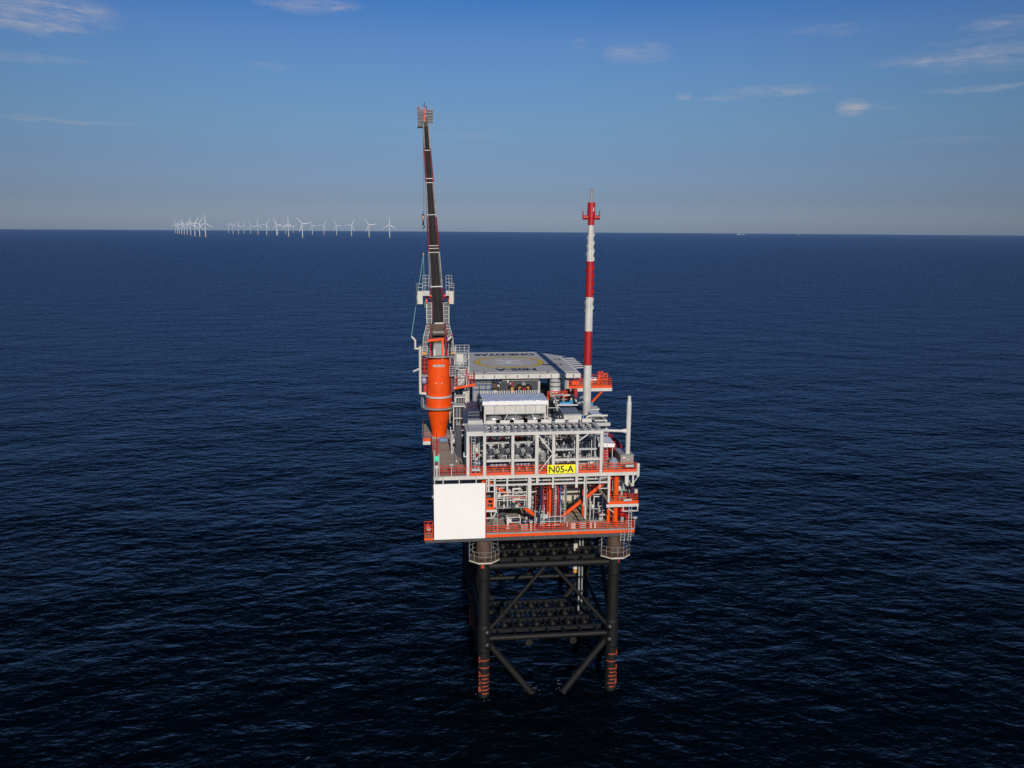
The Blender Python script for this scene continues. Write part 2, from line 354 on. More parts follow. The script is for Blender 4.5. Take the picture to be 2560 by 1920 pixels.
# ------------------------------------------------------------------ steel jacket
J = thing('steel_jacket', 'black six-legged lattice jacket standing in the sea under the platform', 'jacket', (8.15, 18, 0))
for i, (a, b_) in enumerate(LEGS):
    leg = part(J, 'leg', JACK, lambda b: b.lathe((a, b_, 0), [(0.72, -4), (0.72, 6.0), (0.80, 6.25), (0.80, 9.4), (0.72, 9.7), (0.72, 15.6), (0.80, 15.9), (0.80, 18.3), (0.0, 18.3)], 20))
    if i < 3:
        for z in (0.5, 1.0, 1.5, 2.0, 2.5, 3.0, 4.0, 5.0):
            wd = 1.3 if z in (1.0, 2.0, 3.0, 4.0, 5.0) else 0.9
            c = -math.pi / 2 + 0.15
            part(J, 'draft_line', MARK, lambda b: b.lathe((a, b_, z + .1), [(0.735, -0.07), (0.735, 0.07)], 10, a0=c - wd * (1.0 if z == 4 else 0.62), a1=c + wd * 0.75), leg)
        for z, s_ in ((1, '1'), (2, '2'), (3, '3'), (5, '5')):
            text(J, 'draft_number', s_, MARK, (a - 0.74 if i != 1 else a + 0.42, b_ - 0.56 if i != 1 else b_ - 0.72, z - 0.1), (0.78, -0.62, 0) if i != 1 else (0.78, 0.62, 0), (0, 0, 1), 0.36, 0.75, leg, 0.02)
for a in (0.0, 16.3):
    part(J, 'leg_number', MARK, lambda b: b.lathe((a, 0, 17.4), [(0.83, 0), (0.83, 0.45)], 4, a0=-2.1 if a == 0 else -1.1, a1=-1.6 if a == 0 else -0.8))
def tube(name, m, p, q, r, **k): return part(J, name, m, lambda b: b.cyl(p, q, r, 14), **k)
for v in (0, 18, 36):
    tube('horizontal_brace', JACK, (0.6, v, 17.35), (15.7, v, 17.35), 0.42)
    tube('horizontal_brace', JACK, (0.6, v, 7.75), (15.7, v, 7.75), 0.34 if v == 0 else .3)
    for s in (0, 1):
        x = lambda t: t if s == 0 else 16.3 - t
        tube('diagonal_brace', JACK, (x(0.5), v, 8.7), (x(7.6), v, 17.0), 0.25)
        tube('diagonal_brace', JACK, (x(0.5), v, 7.2), (x(7.6), v, -2.0), 0.42)
for a in (0, 16.3):
    for v in (0, 18):
        tube('horizontal_brace', JACK, (a, v + .6, 17.35), (a, v + 17.4, 17.35), 0.36)
        tube('horizontal_brace', JACK, (a, v + .6, 7.75), (a, v + 17.4, 7.75), 0.3)
        tube('diagonal_brace', JACK, (a, v + .5, 8.5), (a, v + 9, 17.0), 0.27)
        tube('diagonal_brace', JACK, (a, v + 17.5, 8.5), (a, v + 9, 17.0), 0.27)
        tube('diagonal_brace', JACK, (a, v + .5, 7.2), (a, v + 9, -2), 0.36)
        tube('diagonal_brace', JACK, (a, v + 17.5, 7.2), (a, v + 9, -2), 0.36)
for z in (17.35, 7.75):
    g = mb(J)
    for v in (2.0, 4.6, 7.2, 9.8): g.bar((0.5, v, z), (15.8, v, z), 0.4, 0.5)
    for i in range(7): g.bar((1.9 + i * 2.1, 0.3, z - .02), (1.9 + i * 2.1, 10, z - .02), 0.32, 0.4)
    gf = g.build('conductor_guide_frame', JGUIDE, J)
    for v in (3.3, 5.9, 8.5):
        for i in range(6):
            part(J, 'conductor_guide', JGUIDE, lambda b: b.lathe((2.95 + i * 2.1, v, z), [(0.62, -0.45), (0.50, 0.35), (0.44, 0.35), (0.40, -0.45)], 14), gf)
for x in (5.6, 11.2):
    part(J, 'flange_stub', JACK, lambda b: b.lathe((0, 0, 0), [(0, 0)], 3) if False else b.cyl((x, 0, 7.3), (x, -0.75, 7.3), 0.46, 16))
for s in (0.35, 15.95):
    for z in (7.0, 8.7): part(J, 'brace_joint', JGUIDE, lambda b: b.ball((s, -0.25, z), 0.62, 14, 8))
C = thing('seawater_caisson', 'white caisson pipe running down from the deck through the jacket guide frames', 'caisson', (12.3, 4, 10.5))
part(C, 'pipe', CREAM, lambda b: b.cyl((12.3, 4.5, 14.6), (12.3, 4.5, 21.1), 0.29, 14))
part(C, 'end_collar', AMBER, lambda b: b.cyl((12.3, 4.5, 14.1), (12.3, 4.5, 14.55), 0.26, 14))
for z in (16.4, 18.2, 20.1): part(C, 'guide_clamp', JGUIDE, lambda b: b.cyl((12.3, 4.5, z), (12.3, 4.5, z + .75), 0.42, 14))
C = thing('riser', 'slim dark grey riser pipe with clamps beside the white caisson', 'riser', (13.5, 5, -3))
part(C, 'pipe', GREY, lambda b: (b.cyl((13.4, 5.2, 9), (13.4, 5.2, 21), 0.10, 8), b.cyl((13.0, 5.2, 8.4), (13.0, 5.2, 21), 0.13, 8)))
for z in (9.3, 11, 13, 15.5): part(C, 'clamp', JGUIDE, lambda b: b.box(12.8, 13.6, 5.0, 5.4, z, z + .3))

# leg access platforms
def cage(a, label):
    t = thing('leg_access_platform', label, 'access platform', (a, 0, 18.3), 'caged walkways around the jacket legs')
    part(t, 'leg_stub', BROWN, lambda b: b.lathe((a, 0, 0), [(0.95, 18.35), (0.95, 21.2)], 20))
    n = 8; R8 = 1.95
    ring = [(a + R8 * math.cos(R(22.5 + 45 * i)), R8 * math.sin(R(22.5 + 45 * i))) for i in range(8)]
    def fl(b):
        for i in range(8):
            (x0, y0), (x1, y1) = ring[i], ring[(i + 1) % 8]
            k = 0.52; xi0, yi0, xi1, yi1 = a + (x0 - a) * k, y0 * k, a + (x1 - a) * k, y1 * k
            b.add([(x0, y0, 18.65), (x1, y1, 18.65), (xi1, yi1, 18.65), (xi0, yi0, 18.65), (x0, y0, 18.5), (x1, y1, 18.5), (xi1, yi1, 18.5), (xi0, yi0, 18.5)],
                  [(0, 1, 2, 3), (7, 6, 5, 4), (0, 4, 5, 1), (3, 2, 6, 7)])
    part(t, 'walkway', BROWN, fl)
    part(t, 'edge_beam', CREAM, lambda b: [b.bar((*ring[i], 18.45), (*ring[(i + 1) % 8], 18.45), 0.08, 0.16) for i in range(8)])
    part(t, 'railing', GREY, lambda b: rail(b, [(x, y, 18.65) for x, y in ring] + [(*ring[0], 18.65)], 1.15, 0.028, 0.8, 2))
    part(t, 'hanger', GREY, lambda b: [b.cyl((x, y, 18.6), (x, y, 21.2), 0.03, 5) for x, y in ring[::2]])
cage(0, 'brown octagonal walkway cage around the top of the front leg below the white board')
cage(16.3, 'brown octagonal walkway cage on the front leg below the orange railing corner')

# ------------------------------------------------------------------ topside frame
T = thing('topside_frame', 'pale steel decks, columns and orange braces of the offshore platform', 'offshore platform', (8.15, 18, ZL))
UL, UR = -6.05, 18.4
VB = 44
def T_(name, m, fn, label=None): return part(T, name, m, fn, label=label)
T_('lower_deck', DECK, lambda b: b.box(UL, UR, VF + .12, VB, ZL - .12, ZL))
T_('lower_girder', DECKD, lambda b: (b.box(UL - 1.1, UR, VF + .05, VF + .35, 21.15, 21.62), [b.box(UL, UR, v, v + .3, 21.2, 21.9) for v in range(4, 44, 4)], [b.box(u, u + .3, VF + .4, VB, 21.3, 21.95) for u in range(-6, 18, 3)]))
T_('deck_edge', ORANGE, lambda b: (b.box(0.06, UR, VF - .02, VF + .1, 21.64, 21.98), b.box(UR - .1, UR, VF + .1, 14, 21.64, 22.0)))
T_('deck_edge', GREY, lambda b: b.box(0.06, UR, VF, VF + .08, 21.99, 22.16))
hrail(T, [(0.3, VF, ZL), (UR, VF, ZL), (UR, 12, ZL)], step=1.1, bars=4, r=0.04, h=1.0)
T_('upper_deck', DECK, lambda b: (b.box(UL, UR, VF + .1, VB, ZU - .14, ZU)))
T_('deck_extension', DECK, lambda b: b.box(-7.05, UL, 16, 27, ZU - .14, ZU))
T_('deck_edge', ORANGE, lambda b: (b.box(-7.1, UL, 15.9, 16, ZU - .1, ZU + .25)))
T_('edge_beam', WHITE, lambda b: (b.box(-7.1, UL, 15.85, 16.0, ZU - .6, ZU - .12), b.box(-7.15, -7.06, 15.85, 27, ZU - .6, ZU - .1)))
T_('edge_beam', WHITE, lambda b: (b.box(UL, UR + .1, VF - .05, VF + .3, 28.94, 28.99), b.box(UL, UR + .1, VF - .0, VF + .05, 28.99, 29.31), b.box(UL, UR + .1, VF - .05, VF + .3, 29.31, 29.36),
   [b.box(u, u + .03, VF - .04, VF, 28.99, 29.31) for u in [UL + 1.22 * i for i in range(21)]]))
T_('girder', STEEL, lambda b: ([b.box(UL, UR, v, v + .3, 28.5, 29.2) for v in (4, 8, 12, 16, 20, 26, 32)], [b.box(u, u + .25, VF + .4, VB, 28.75, 29.2) for u in range(-6, 18, 2)]))
hrail(T, [(UL + .1, VF + .1, ZU), (-2.3, VF + .1, ZU)], REDRAIL, step=1.0, bars=3, r=.04)
hrail(T, [(UL + .1, VF + 1.2, ZU), (-2.3, VF + 1.2, ZU)], REDRAIL, step=1.0, bars=3, r=.035, h=1.0)
hrail(T, [(UL + .05, VF + .1, ZU), (UL + .05, 16, ZU), (-7.0, 16, ZU), (-7.0, 27, ZU)], REDRAIL, step=1.5, bars=3)
T_('floor_line', MARK, lambda b: (b.box(-5.2, -2.1, 13.85, 14.05, ZU + .004, ZU + .008), b.box(-5.2, -2.3, 10.5, 10.7, ZU + .004, ZU + .008)))
T_('edge_trim', MARK, lambda b: (b.box(UL + .1, -2.3, -0.2, -0.05, ZU + .004, ZU + .03), b.box(UL + .1, -2.3, 0.9, 1.02, ZU + .004, ZU + .03)))
# columns & V truss of the lower level, rows at v=0 and 18
for v in (0, 18):
    for u in (0, 8.1, 16.3):
        T_('column', ORANGE, lambda b: b.cyl((u, v, ZL), (u, v, 28.7), 0.33 if u != 8.1 else 0.18, 16))
    for s in (-1, 1):
        T_('diagonal_brace', ORANGE, lambda b: b.cyl((8.1 + s * 0.5, v, ZL + .5), (8.1 + s * 7.6, v, 28.3), 0.23, 14))
T_('column', ORANGE, lambda b: b.bar((15.7, 1.2, ZL), (15.7, 1.2, 27.5), 0.38, 0.38))
T_('column_base', ORANGE, lambda b: b.lathe((8.1, 0, ZL), [(0.65, 0), (0.3, 0.5)], 14))
# hanging rack under the upper deck
T_('rack_beam', WHITE, lambda b: (b.box(0.3, 14.9, VF - .03, VF + .2, 28.03, 28.24), b.box(6.3, 14.9, VF + .7, VF + .85, 28.3, 28.42)))
T_('rack_beam', WHITE, lambda b: (b.box(0.3, 18.4, 2.0, 2.2, 28.05, 28.25), b.box(1.3, 5.2, -1.05, -.95, 26.0, 26.1), b.box(1.3, 6.3, -1.05, -.95, 27.0, 27.1)))
for u, z, w_ in ((1.18, 25.4, .1), (2.67, 27.6, .1), (5.37, 25.3, .2), (6.28, 28.1, .15), (8.18, 27.6, .1), (11.05, 27.55, .15), (12.1, 25.2, .15), (12.2, 23.6, .1), (15.05, 25.6, .12), (0.45, 27.4, .1), (17.1, 27.8, .1), (18.0, 27.9, .1)):
    T_('hanger_post', WHITE, lambda b: b.box(u - w_, u + w_, VF - .06, VF + .16 + (0.05 if w_ < .15 else 0), z, 28.93))
for u0, u1 in ((0.2, 1.1), (13.9, 14.9)):
    T_('hanger_frame', WHITE, lambda b: [b.bar(p, q, .1) for p, q in (((u0, VF - .1, 27.4), (u1, VF - .1, 27.4)), ((u0, VF - .1, 28.8), (u1, VF - .1, 28.8)), ((u0, VF - .1, 27.4), (u0, VF - .1, 28.8)), ((u1, VF - .1, 27.4), (u1, VF - .1, 28.8)), ((u0, VF - .1, 28.1), (u1, VF - .1, 28.1)))])
# mid-level side platform at right and little landing at left
T_('side_platform', DECK, lambda b: b.box(15.0, 18.7, VF, 5, 25.22, 25.36))
T_('edge_beam', WHITE, lambda b: (b.box(14.8, 18.8, VF - .05, VF + .2, 24.95, 25.3), b.bar((16.9, VF, 24.4), (18.75, VF, 24.4), .12), b.bar((18.7, VF, 24.35), (18.7, VF, 25.0), .12), b.bar((16.9, VF, 24.35), (16.9, VF, 25.0), .12), b.bar((15.0, VF, 24.9), (15.7, VF, 24.3), .1)))
T_('deck_edge', ORANGE, lambda b: (b.box(15.0, 18.75, VF - .03, VF + .02, 25.32, 25.68), b.box(18.7, 18.76, VF, 5, 25.32, 25.68)))
hrail(T, [(15.1, VF, 25.4), (18.65, VF, 25.4), (18.65, 5, 25.4)], step=.75, bars=4, h=1.15)
T_('landing', DECK, lambda b: b.box(0.1, 1.35, VF - .1, 1, 25.05, 25.15))
T_('edge_beam', WHITE, lambda b: (b.box(0.08, 1.45, VF - .16, VF - .08, 24.88, 25.13), b.bar((0.1, VF - .1, 24.1), (.9, VF - .1, 24.1), .12), b.bar((.9, VF - .1, 24.1), (1.4, VF - .1, 24.9), .12), b.bar((.75, VF - .1, 24.1), (.75, VF - .1, 24.9), .09)))
T_('landing_panel', ORANGE, lambda b: (b.box(0.12, 1.1, VF - .14, VF - .1, 25.15, 25.5), b.box(0.12, .3, VF - .14, VF - .1, 25.5, 26.6), b.box(.92, 1.1, VF - .14, VF - .1, 25.5, 26.5), b.box(.12, 1.1, VF - .15, VF - .1, 26.35, 26.6), b.box(.3, .92, VF - .13, VF - .1, 25.85, 26.0)))
# walls deeper inside
T_('bulkhead', CREAM, lambda b: b.box(10.0, 13.9, 9.8, 10, ZL, 28.5))
T_('bulkhead', GREY, lambda b: (b.box(UL, 10.1, 12.8, 13, ZL, 28.5), b.box(13.7, UR - 1.5, 12.8, 13, ZL, 28.5)))
for q in ((3.7, 5.3, 6.4, 8.2), (9.8, 13.6, 7.0, 8.6), (6.0, 7.0, 5.5, 7)): T_('safety_mat', GREEN, lambda b: b.box(*q, ZL + .004, ZL + .03))
T_('floor_ring', BLACK, lambda b: (b.torus((12.3, 2.6, ZL + .1), .75, .035, n=20), b.torus((12.4, 5.4, ZL + .1), .75, .035, n=20)))
# support structure for the decks behind the module
T_('column', STEEL, lambda b: [b.bar((u, v, ZU), (u, v, 35.4), .35, .35) for u in (-1.6, 5, 11, 15.5) for v in (29.8, 36, 42)])
T_('mezzanine', DECKD, lambda b: b.box(-2.5, 15.5, 17.5, 42, 32.2, 32.32))
T_('mezzanine_beam', WHITE, lambda b: (b.box(-2.5, 15.5, 17.4, 17.6, 31.9, 32.3), b.box(-2.6, -2.5, 17.4, 42, 31.9, 32.3), b.box(15.5, 15.6, 17.4, 42, 31.9, 32.3)))
T_('column', STEEL, lambda b: [b.bar((u, v, ZU), (u, v, 32.2), .3, .3) for u in (-2.3, 2, 6.5, 11, 15.3) for v in (17.8, 24, 30)])

# ------------------------------------------------------------------ white board, name sign
t = thing('white_board', 'large blank white square board covering the front lower corner of the platform', 'board', (-3, VF - .2, 21.65))
part(t, 'face_panel', PURE, lambda b: b.box(-6.05, 0.03, VF - .26, VF - .16, 21.66, 28.52))
part(t, 'edge_strip', RED, lambda b: b.box(0.04, 0.13, VF - .25, VF - .1, 21.66, 28.9))
part(t, 'back_frame', STEEL, lambda b: (b.box(-6.1, 0.0, VF - .15, VF - .08, 21.7, 21.9), b.box(-6.1, 0, VF - .15, VF - .08, 28.2, 28.4), [b.box(u, u + .12, VF - .15, VF - .08, 21.9, 29.3) for u in (-5.0, -3.1, -1.1)]))
t = thing('name_sign', 'yellow sign reading N05-A in tall black letters on the upper railing', 'sign', (9.1, VF - .3, 29.47))
part(t, 'face_panel', SIGN, lambda b: b.box(7.42, 10.8, VF - .36, VF - .32, 29.46, 30.56))
text(t, 'lettering', 'N05-A', INK, (7.6, VF - .372, 29.58), (1, 0, 0), (0, 0, 1), 3.02, 0.86, bold=0.018)
part(t, 'back_frame', STEEL, lambda b: [b.box(u, u + .06, VF - .32, VF - .06, 29.4, 30.5) for u in (7.7, 9.1, 10.5)])

# ------------------------------------------------------------------ module frame above the upper deck
F = thing('module_frame', 'open white steel frame with seven tall posts around the wellhead equipment', 'steel frame', (6, 1, ZU))
D1 = 2.6
for u in (-2.0, -0.03, 3.32, 6.19, 8.2, 11.08, 14.0):
    w_ = .17 if u not in (6.19,) else .2
    part(F, 'post', WHITE, lambda b: b.box(u - w_, u + w_, VF - .02, VF + .3, ZU + .02, 34.18))
for u in (-2.0, 3.3, 8.2, 14.0):
    part(F, 'rear_post', STEEL, lambda b: b.box(u - .15, u + .15, D1, D1 + .3, ZU + .02, 34.18))
part(F, 'top_beam', WHITE, lambda b: (b.box(-2.17, -.2, VF - .03, VF + .3, 34.42, 34.75), b.box(-2.16, -.2, VF, VF + .28, 34.2, 34.42), b.box(-.2, 14.18, VF - .03, VF + .3, 34.2, 34.58)))
part(F, 'rear_beam', STEEL, lambda b: b.box(-2.15, 16.0, D1, D1 + .3, 34.1, 34.5))
part(F, 'side_beam', STEEL, lambda b: (b.box(-2.15, -1.85, VF + .3, D1, 34.22, 34.55), b.box(13.85, 14.15, VF + .3, D1, 34.22, 34.55)))
for i in range(17):
    u = 0.3 + i * .84
    part(F, 'roof_joist', STEEL if i % 3 else WHITE, lambda b: (b.box(u - .04, u + .04, VF + .32, D1 - .02, 34.25, 34.62), b.box(u - .16, u + .16, VF + .32, D1 - .02, 34.62, 34.66)))
part(F, 'roof_panel', STEEL, lambda b: (b.box(-1.8, .1, VF + .35, D1 + .1, 34.5, 34.62), b.box(-1.7, .1, D1 + .5, D1 + 1.2, 34.3, 35.0)))
part(F, 'roof_grating', GALV, lambda b: (b.box(.2, 13.7, VF + .32, VF + .8, 34.67, 34.7), b.box(.2, 13.7, D1 - .7, D1 - .1, 34.67, 34.7)))
part(F, 'cable_tray', WHITE, lambda b: [b.box(0.5 + 1.7 * i, 1.7 + 1.7 * i, D1 - .1, D1 + .1, 34.7, 35.1) for i in range(8)])
for (a, b2, z) in ((0, 3.3, 31.13), (3.3, 6.2, 31.12), (8.2, 14.0, 31.05)):
    part(F, 'middle_beam', WHITE, lambda b: b.box(a + .2, b2 - .2, VF, VF + .25, z - .14, z + .14))
for (a, b2, z, v) in ((0, 3.3, 32.75, .6), (3.3, 6.2, 32.75, .6), (8.2, 10.9, 32.28, -1.4), (11.1, 13.6, 32.28, -1.4), (6.2, 8, 31.6, .4)):
    part(F, 'middle_beam', STEEL, lambda b: b.box(a + .2, b2 - .15, v, v + .2, z - .1, z + .1))
part(F, 'side_post_panel', RED, lambda b: b.box(-1.82, -1.7, VF + .05, VF + .25, ZU, 33.3))
for p, q in (((6.4, 34.1), (8.05, 31.95)), ((8.05, 31.7), (6.35, 29.45)), ((11.2, 33.3), (12.4, 34.15))):
    part(F, 'diagonal_brace', WHITE, lambda b: b.bar((p[0], VF + .1, p[1]), (q[0], VF + .1, q[1]), .13, .13))
part(F, 'ladder', STEEL, lambda b: (ladder(b, (-1.35, VF + .3, ZU), 5.0, .45, .035), ladder(b, (14.55, VF + .3, ZU), 5.4, .5, .03), ladder(b, (9.85, 4.5, 31.5), 3, .45)))
for u, s in ((.75, 1), (2.6, -1), (3.75, 1), (5.5, -1), (8.5, 0.01), (10.4, .01), (11.5, .01), (13.4, .01)):
    part(F, 'service_rail', WHITE, lambda b: b.pipe([(u, VF + .4, 31.2), (u, VF + .4, 31.62), (u + s * .35, VF + .4, 31.62)], .05, 6))
# orange infill guard rails between the posts
for a, b2 in ((-1.75, -.3), (.2, 3.1), (3.55, 5.9), (6.45, 8.0), (8.4, 10.85), (11.3, 13.7), (14.3, 18.35)):
    g = part(F, 'guard_rail', ORAIL, lambda b: (rail(b, [(a, VF + .05, ZU), (b2, VF + .05, ZU)], 1.1, .05, .9 if b2 - a < 3 else 1.05, 4), b.box(a, b2, VF + .0, VF + .04, ZU + .01, ZU + .36)))
part(F, 'rear_wall', GREY, lambda b: (b.box(-1.9, 2.5, 7.4, 7.6, ZU, 33.5), b.box(8.3, 9.8, 6.0, 6.1, ZU, 34), b.box(4.5, 7.8, 7.4, 7.6, ZU, 33.2)))

# ------------------------------------------------------------------ wellheads, valve skids and process equipment
def wheel(b, c, r=.22, axis='v'):
    b.torus(c, r, .035, axis, 14, 5)
    c = Vector(c); b.bar(c - Vector((r, 0, 0)), c + Vector((r, 0, 0)), .03); b.bar(c - Vector((0, 0, r)), c + Vector((0, 0, r)), .03)
def wellhead(u, v, z, label, h=2.6, body=STEEL, dark=DARK):
    t = thing('wellhead', label, 'wellhead', (u, v, z), 'wellheads inside the open steel frame')
    part(t, 'casing', GREY, lambda b: b.lathe((u, v, z), [(.34, 0), (.34, .5), (.5, .5), (.5, .62), (.3, .62), (.3, 1.0), (.45, 1.0), (.45, 1.1), (0, 1.1)], 14))
    part(t, 'valve_block', dark, lambda b: (b.box(u - .26, u + .26, v - .26, v + .26, z + 1.1, z + h * .75), b.cyl((u - .75, v, z + 1.6), (u + .75, v, z + 1.6), .16, 10)))
    part(t, 'cap', body, lambda b: b.lathe((u, v, z), [(.2, h * .75), (.2, h - .3), (.34, h - .3), (.34, h - .15), (.12, h), (0, h)], 12))
    for s in (-1, 1): part(t, 'hand_wheel', body, lambda b: wheel(b, (u + s * .62, v - .35, z + 1.6)))
    part(t, 'flow_pipe', body, lambda b: b.pipe([(u + .75, v, z + 1.6), (u + .95, v, z + 1.6), (u + .95, v, z + 2.3), (u + .95, v + 1.5, z + 2.3)], .09, 8))
    part(t, 'actuator', dark, lambda b: (b.cyl((u - .3, v - .3, z + 2.0), (u - .3, v - .85, z + 2.0), .2, 12), b.cyl((u + .3, v - .3, z + 1.3), (u + .3, v - .9, z + 1.3), .17, 12)))
    return t
wa = wellhead(.85, .3, ZU + .9, 'dark valve block wellhead, left one of the pair in the second bay')
wb = dup(wa, 1.45, .1, .1, 'dark valve block wellhead, right one of the pair in the second bay')
wc = dup(wa, 3.3, .2, .0, 'dark valve block wellhead in the third bay, left one of a pair')
wd_ = dup(wa, 4.6, .3, .1, 'dark valve block wellhead in the third bay, right one of a pair')
we_ = dup(wa, 6.4, .6, .3, 'dark valve block wellhead behind the diagonal struts above the yellow sign')
wf = dup(wa, .6, 3.2, .8, 'dark wellhead standing in the back row behind the second bay')
wg = dup(wa, 3.8, 3.2, .8, 'dark wellhead standing in the back row behind the third bay')
def vessel(u0, u1, v, z, r, label, m=NAVY, group=None, axis='u', cat='vessel', name='pressure_vessel'):
    t = thing(name, label, cat, ((u0 + u1) / 2, v, z - r - .3), group)
    part(t, 'shell', m, lambda b: (b.cyl((u0, v, z), (u1, v, z), r, 18), b.ball((u0, v, z), r * .98, 14, 8), b.ball((u1, v, z), r * .98, 14, 8)))
    for f_ in (.22, .78): part(t, 'saddle', STEEL, lambda b: b.box(u0 + (u1 - u0) * f_ - .12, u0 + (u1 - u0) * f_ + .12, v - r * .8, v + r * .8, z - r - .3, z - r * .5))
    for f_ in (.1, .36, .64, .9): part(t, 'band', STEEL, lambda b: b.cyl((u0 + (u1 - u0) * f_, v, z), (u0 + (u1 - u0) * f_ + .05, v, z), r * 1.03, 18))
    part(t, 'nozzle', STEEL, lambda b: (b.cyl((u0 + .4, v, z), (u0 + .4, v, z + r + .3), .12, 10), b.cyl((u1 - .4, v, z), (u1 - .4, v, z + r + .3), .12, 10)))
    return t
vessel(.8, 2.7, .2, 30.1, .42, 'navy blue insulated drum behind the second orange guard rail')
vessel(3.9, 5.6, .4, 30.1, .42, 'navy blue insulated drum behind the third orange guard rail')
vessel(-1.2, -.5, .2, 30.4, .45, 'short navy vessel beside the red-edged ladder')
vessel(11.6, 13.2, .6, 30.0, .4, 'grey horizontal drum behind the last orange guard rail', GREY)
vessel(8.6, 10.3, 1.2, 31.7, .5, 'dark grey drum on the mid level right of the sign', DARK)
vessel(.5, 2.9, 6.2, 32.3, .7, 'green-grey vessel deep behind the second bay', mat('grey_green', (.07, .10, .08), .5))
vessel(8.8, 13.2, 5.6, 32.9, .45, 'dark green long vessel behind the two right-hand bays', GREEN)
def skid(u0, u1, v0, v1, z, h, label, seed, body=STEEL, dark=DARK, name='valve_skid', cat='valve skid', n=7):
    g = random.Random(seed)
    t = thing(name, label, cat, ((u0 + u1) / 2, (v0 + v1) / 2, z))
    part(t, 'base_frame', GREY, lambda b: b.box(u0, u1, v0, v1, z + .01, z + .12))
    part(t, 'frame', body, lambda b: [b.bar((u, v, z + .1), (u, v, z + h), .1) for u in (u0 + .06, u1 - .06) for v in (v0 + .06, v1 - .06)] + [b.bar((u0, v0 + .06, z + h * k), (u1, v0 + .06, z + h * k), .09) for k in (.45, .98)])
    for i in range(n):
        u = g.uniform(u0 + .15, u1 - .15); v = g.uniform(v0, v1); zz = z + g.uniform(.25, h * .85); r = g.uniform(.05, .13)
        pts = [(u, v, z + .1), (u, v, zz), (min(u1 + .2, u + g.uniform(.3, 1.0)), v, zz), (min(u1 + .2, u + g.uniform(.3, 1.0)), v + g.uniform(.2, .8), zz + g.uniform(-.2, .4))]
        pts[2] = (pts[2][0], v, zz); pts[3] = (pts[2][0], pts[3][1], zz)
        part(t, 'pipe', g.choice([body, body, dark, NAVY, WHITE]), lambda b: b.pipe(pts, r, 8))
        if i % 2: part(t, 'valve', g.choice([dark, BLACK, body, RED]), lambda b: (b.cyl((u, v - .05, zz * .5 + z * .5 - .12), (u, v - .05, zz * .5 + z * .5 + .12), r * 2.0, 10), wheel(b, (u, v - .3, zz * .5 + z * .5), .16)))
    if n > 5: part(t, 'control_box', WHITE, lambda b: b.box(u0 + .2, u0 + .55, v0 - .1, v0 + .1, z + h * .5, z + h * .5 + .45))
    return t
skid(-1.1, -.3, 2.5, 4.2, ZU, 3.8, 'pipework skid behind the ladder in the first bay', 1)
skid(.3, 2.9, 2.4, 3.2, ZU + 3.0, 1.6, 'raised pipework skid high in the second bay', 2, n=9)
skid(3.6, 6.0, 2.4, 3.2, ZU + 3.0, 1.6, 'raised pipework skid high in the third bay', 3, n=9)
skid(6.5, 8.0, .8, 2.4, ZU + .3, 3.6, 'crowded pipework skid behind the diagonal struts', 4, n=10)
skid(8.6, 10.8, 2.0, 3.2, ZU + .1, 2.2, 'low pipework skid behind the yellow sign', 5, n=8)
skid(11.4, 13.7, 2.4, 4.0, ZU + .1, 4.2, 'tall pipework skid in the right-hand bay', 6, n=12)
skid(12.6, 13.8, -.6, .6, ZU + .1, 1.6, 'small valve skid next to the right-hand post', 7, n=6)
# lower level equipment
skid(7.5, 9.4, 2.2, 3.6, ZL, 5.6, 'tall red pipework rack behind the orange centre column', 41, body=REDRAIL, dark=RED, n=16)
skid(8.6, 9.6, 1.0, 1.8, ZL + 1, 4.6, 'red pipework bank right of the orange centre column', 42, body=RED, dark=ORAIL, n=10)
skid(2.2, 5.6, 1.6, 2.6, ZL + 3.2, 3.2, 'dark pipework bank behind the suspended white one', 43, body=STEEL, dark=NAVY, n=18)
skid(1.6, 3.0, 3.4, 4.6, ZL, 2.2, 'dark red pump group on the floor near the white board', 44, body=DARK, dark=BRED, n=10)
skid(5.6, 6.5, 3.4, 4.8, ZL, 2.6, 'dark pump group left of the navy upright pipe', 45, body=GREY, dark=BLACK, n=12)
skid(13.9, 15.3, 4.4, 6.0, ZL, 5.2, 'tall dark pipework behind the right-hand valve skid', 46, body=GREY, dark=BLACK, n=14)
skid(13.4, 15.1, 1.5, 3.6, ZL, 3.6, 'crowded grey valve skid by the orange corner column on the lower deck', 11, n=16)
skid(1.4, 5.2, -.95, -.2, 25.0, 2.9, 'suspended white pipework bank behind the lower left racks', 12, body=WHITE, n=16)
skid(6.1, 7.2, -.9, -.3, ZL, 2.4, 'dark pump skid beside the blue upright', 13, n=12)
skid(2.9, 4.6, 0.6, 1.6, ZL, 1.2, 'low white valve skid at the front of the lower deck', 14, body=WHITE, n=8)
skid(9.6, 11.3, 4.6, 5.2, ZL + 4.6, 1.5, 'white boxed pipe frame hanging above the beige bulkhead', 15, body=WHITE, dark=RED, n=8)
vessel(4.9, 6.9, .5, 22.75, .3, 'navy insulated header lying low at the front of the lower deck')
vessel(6.8, 7.4, .3, 23.4, .42, 'short navy pump body left of the orange centre column')
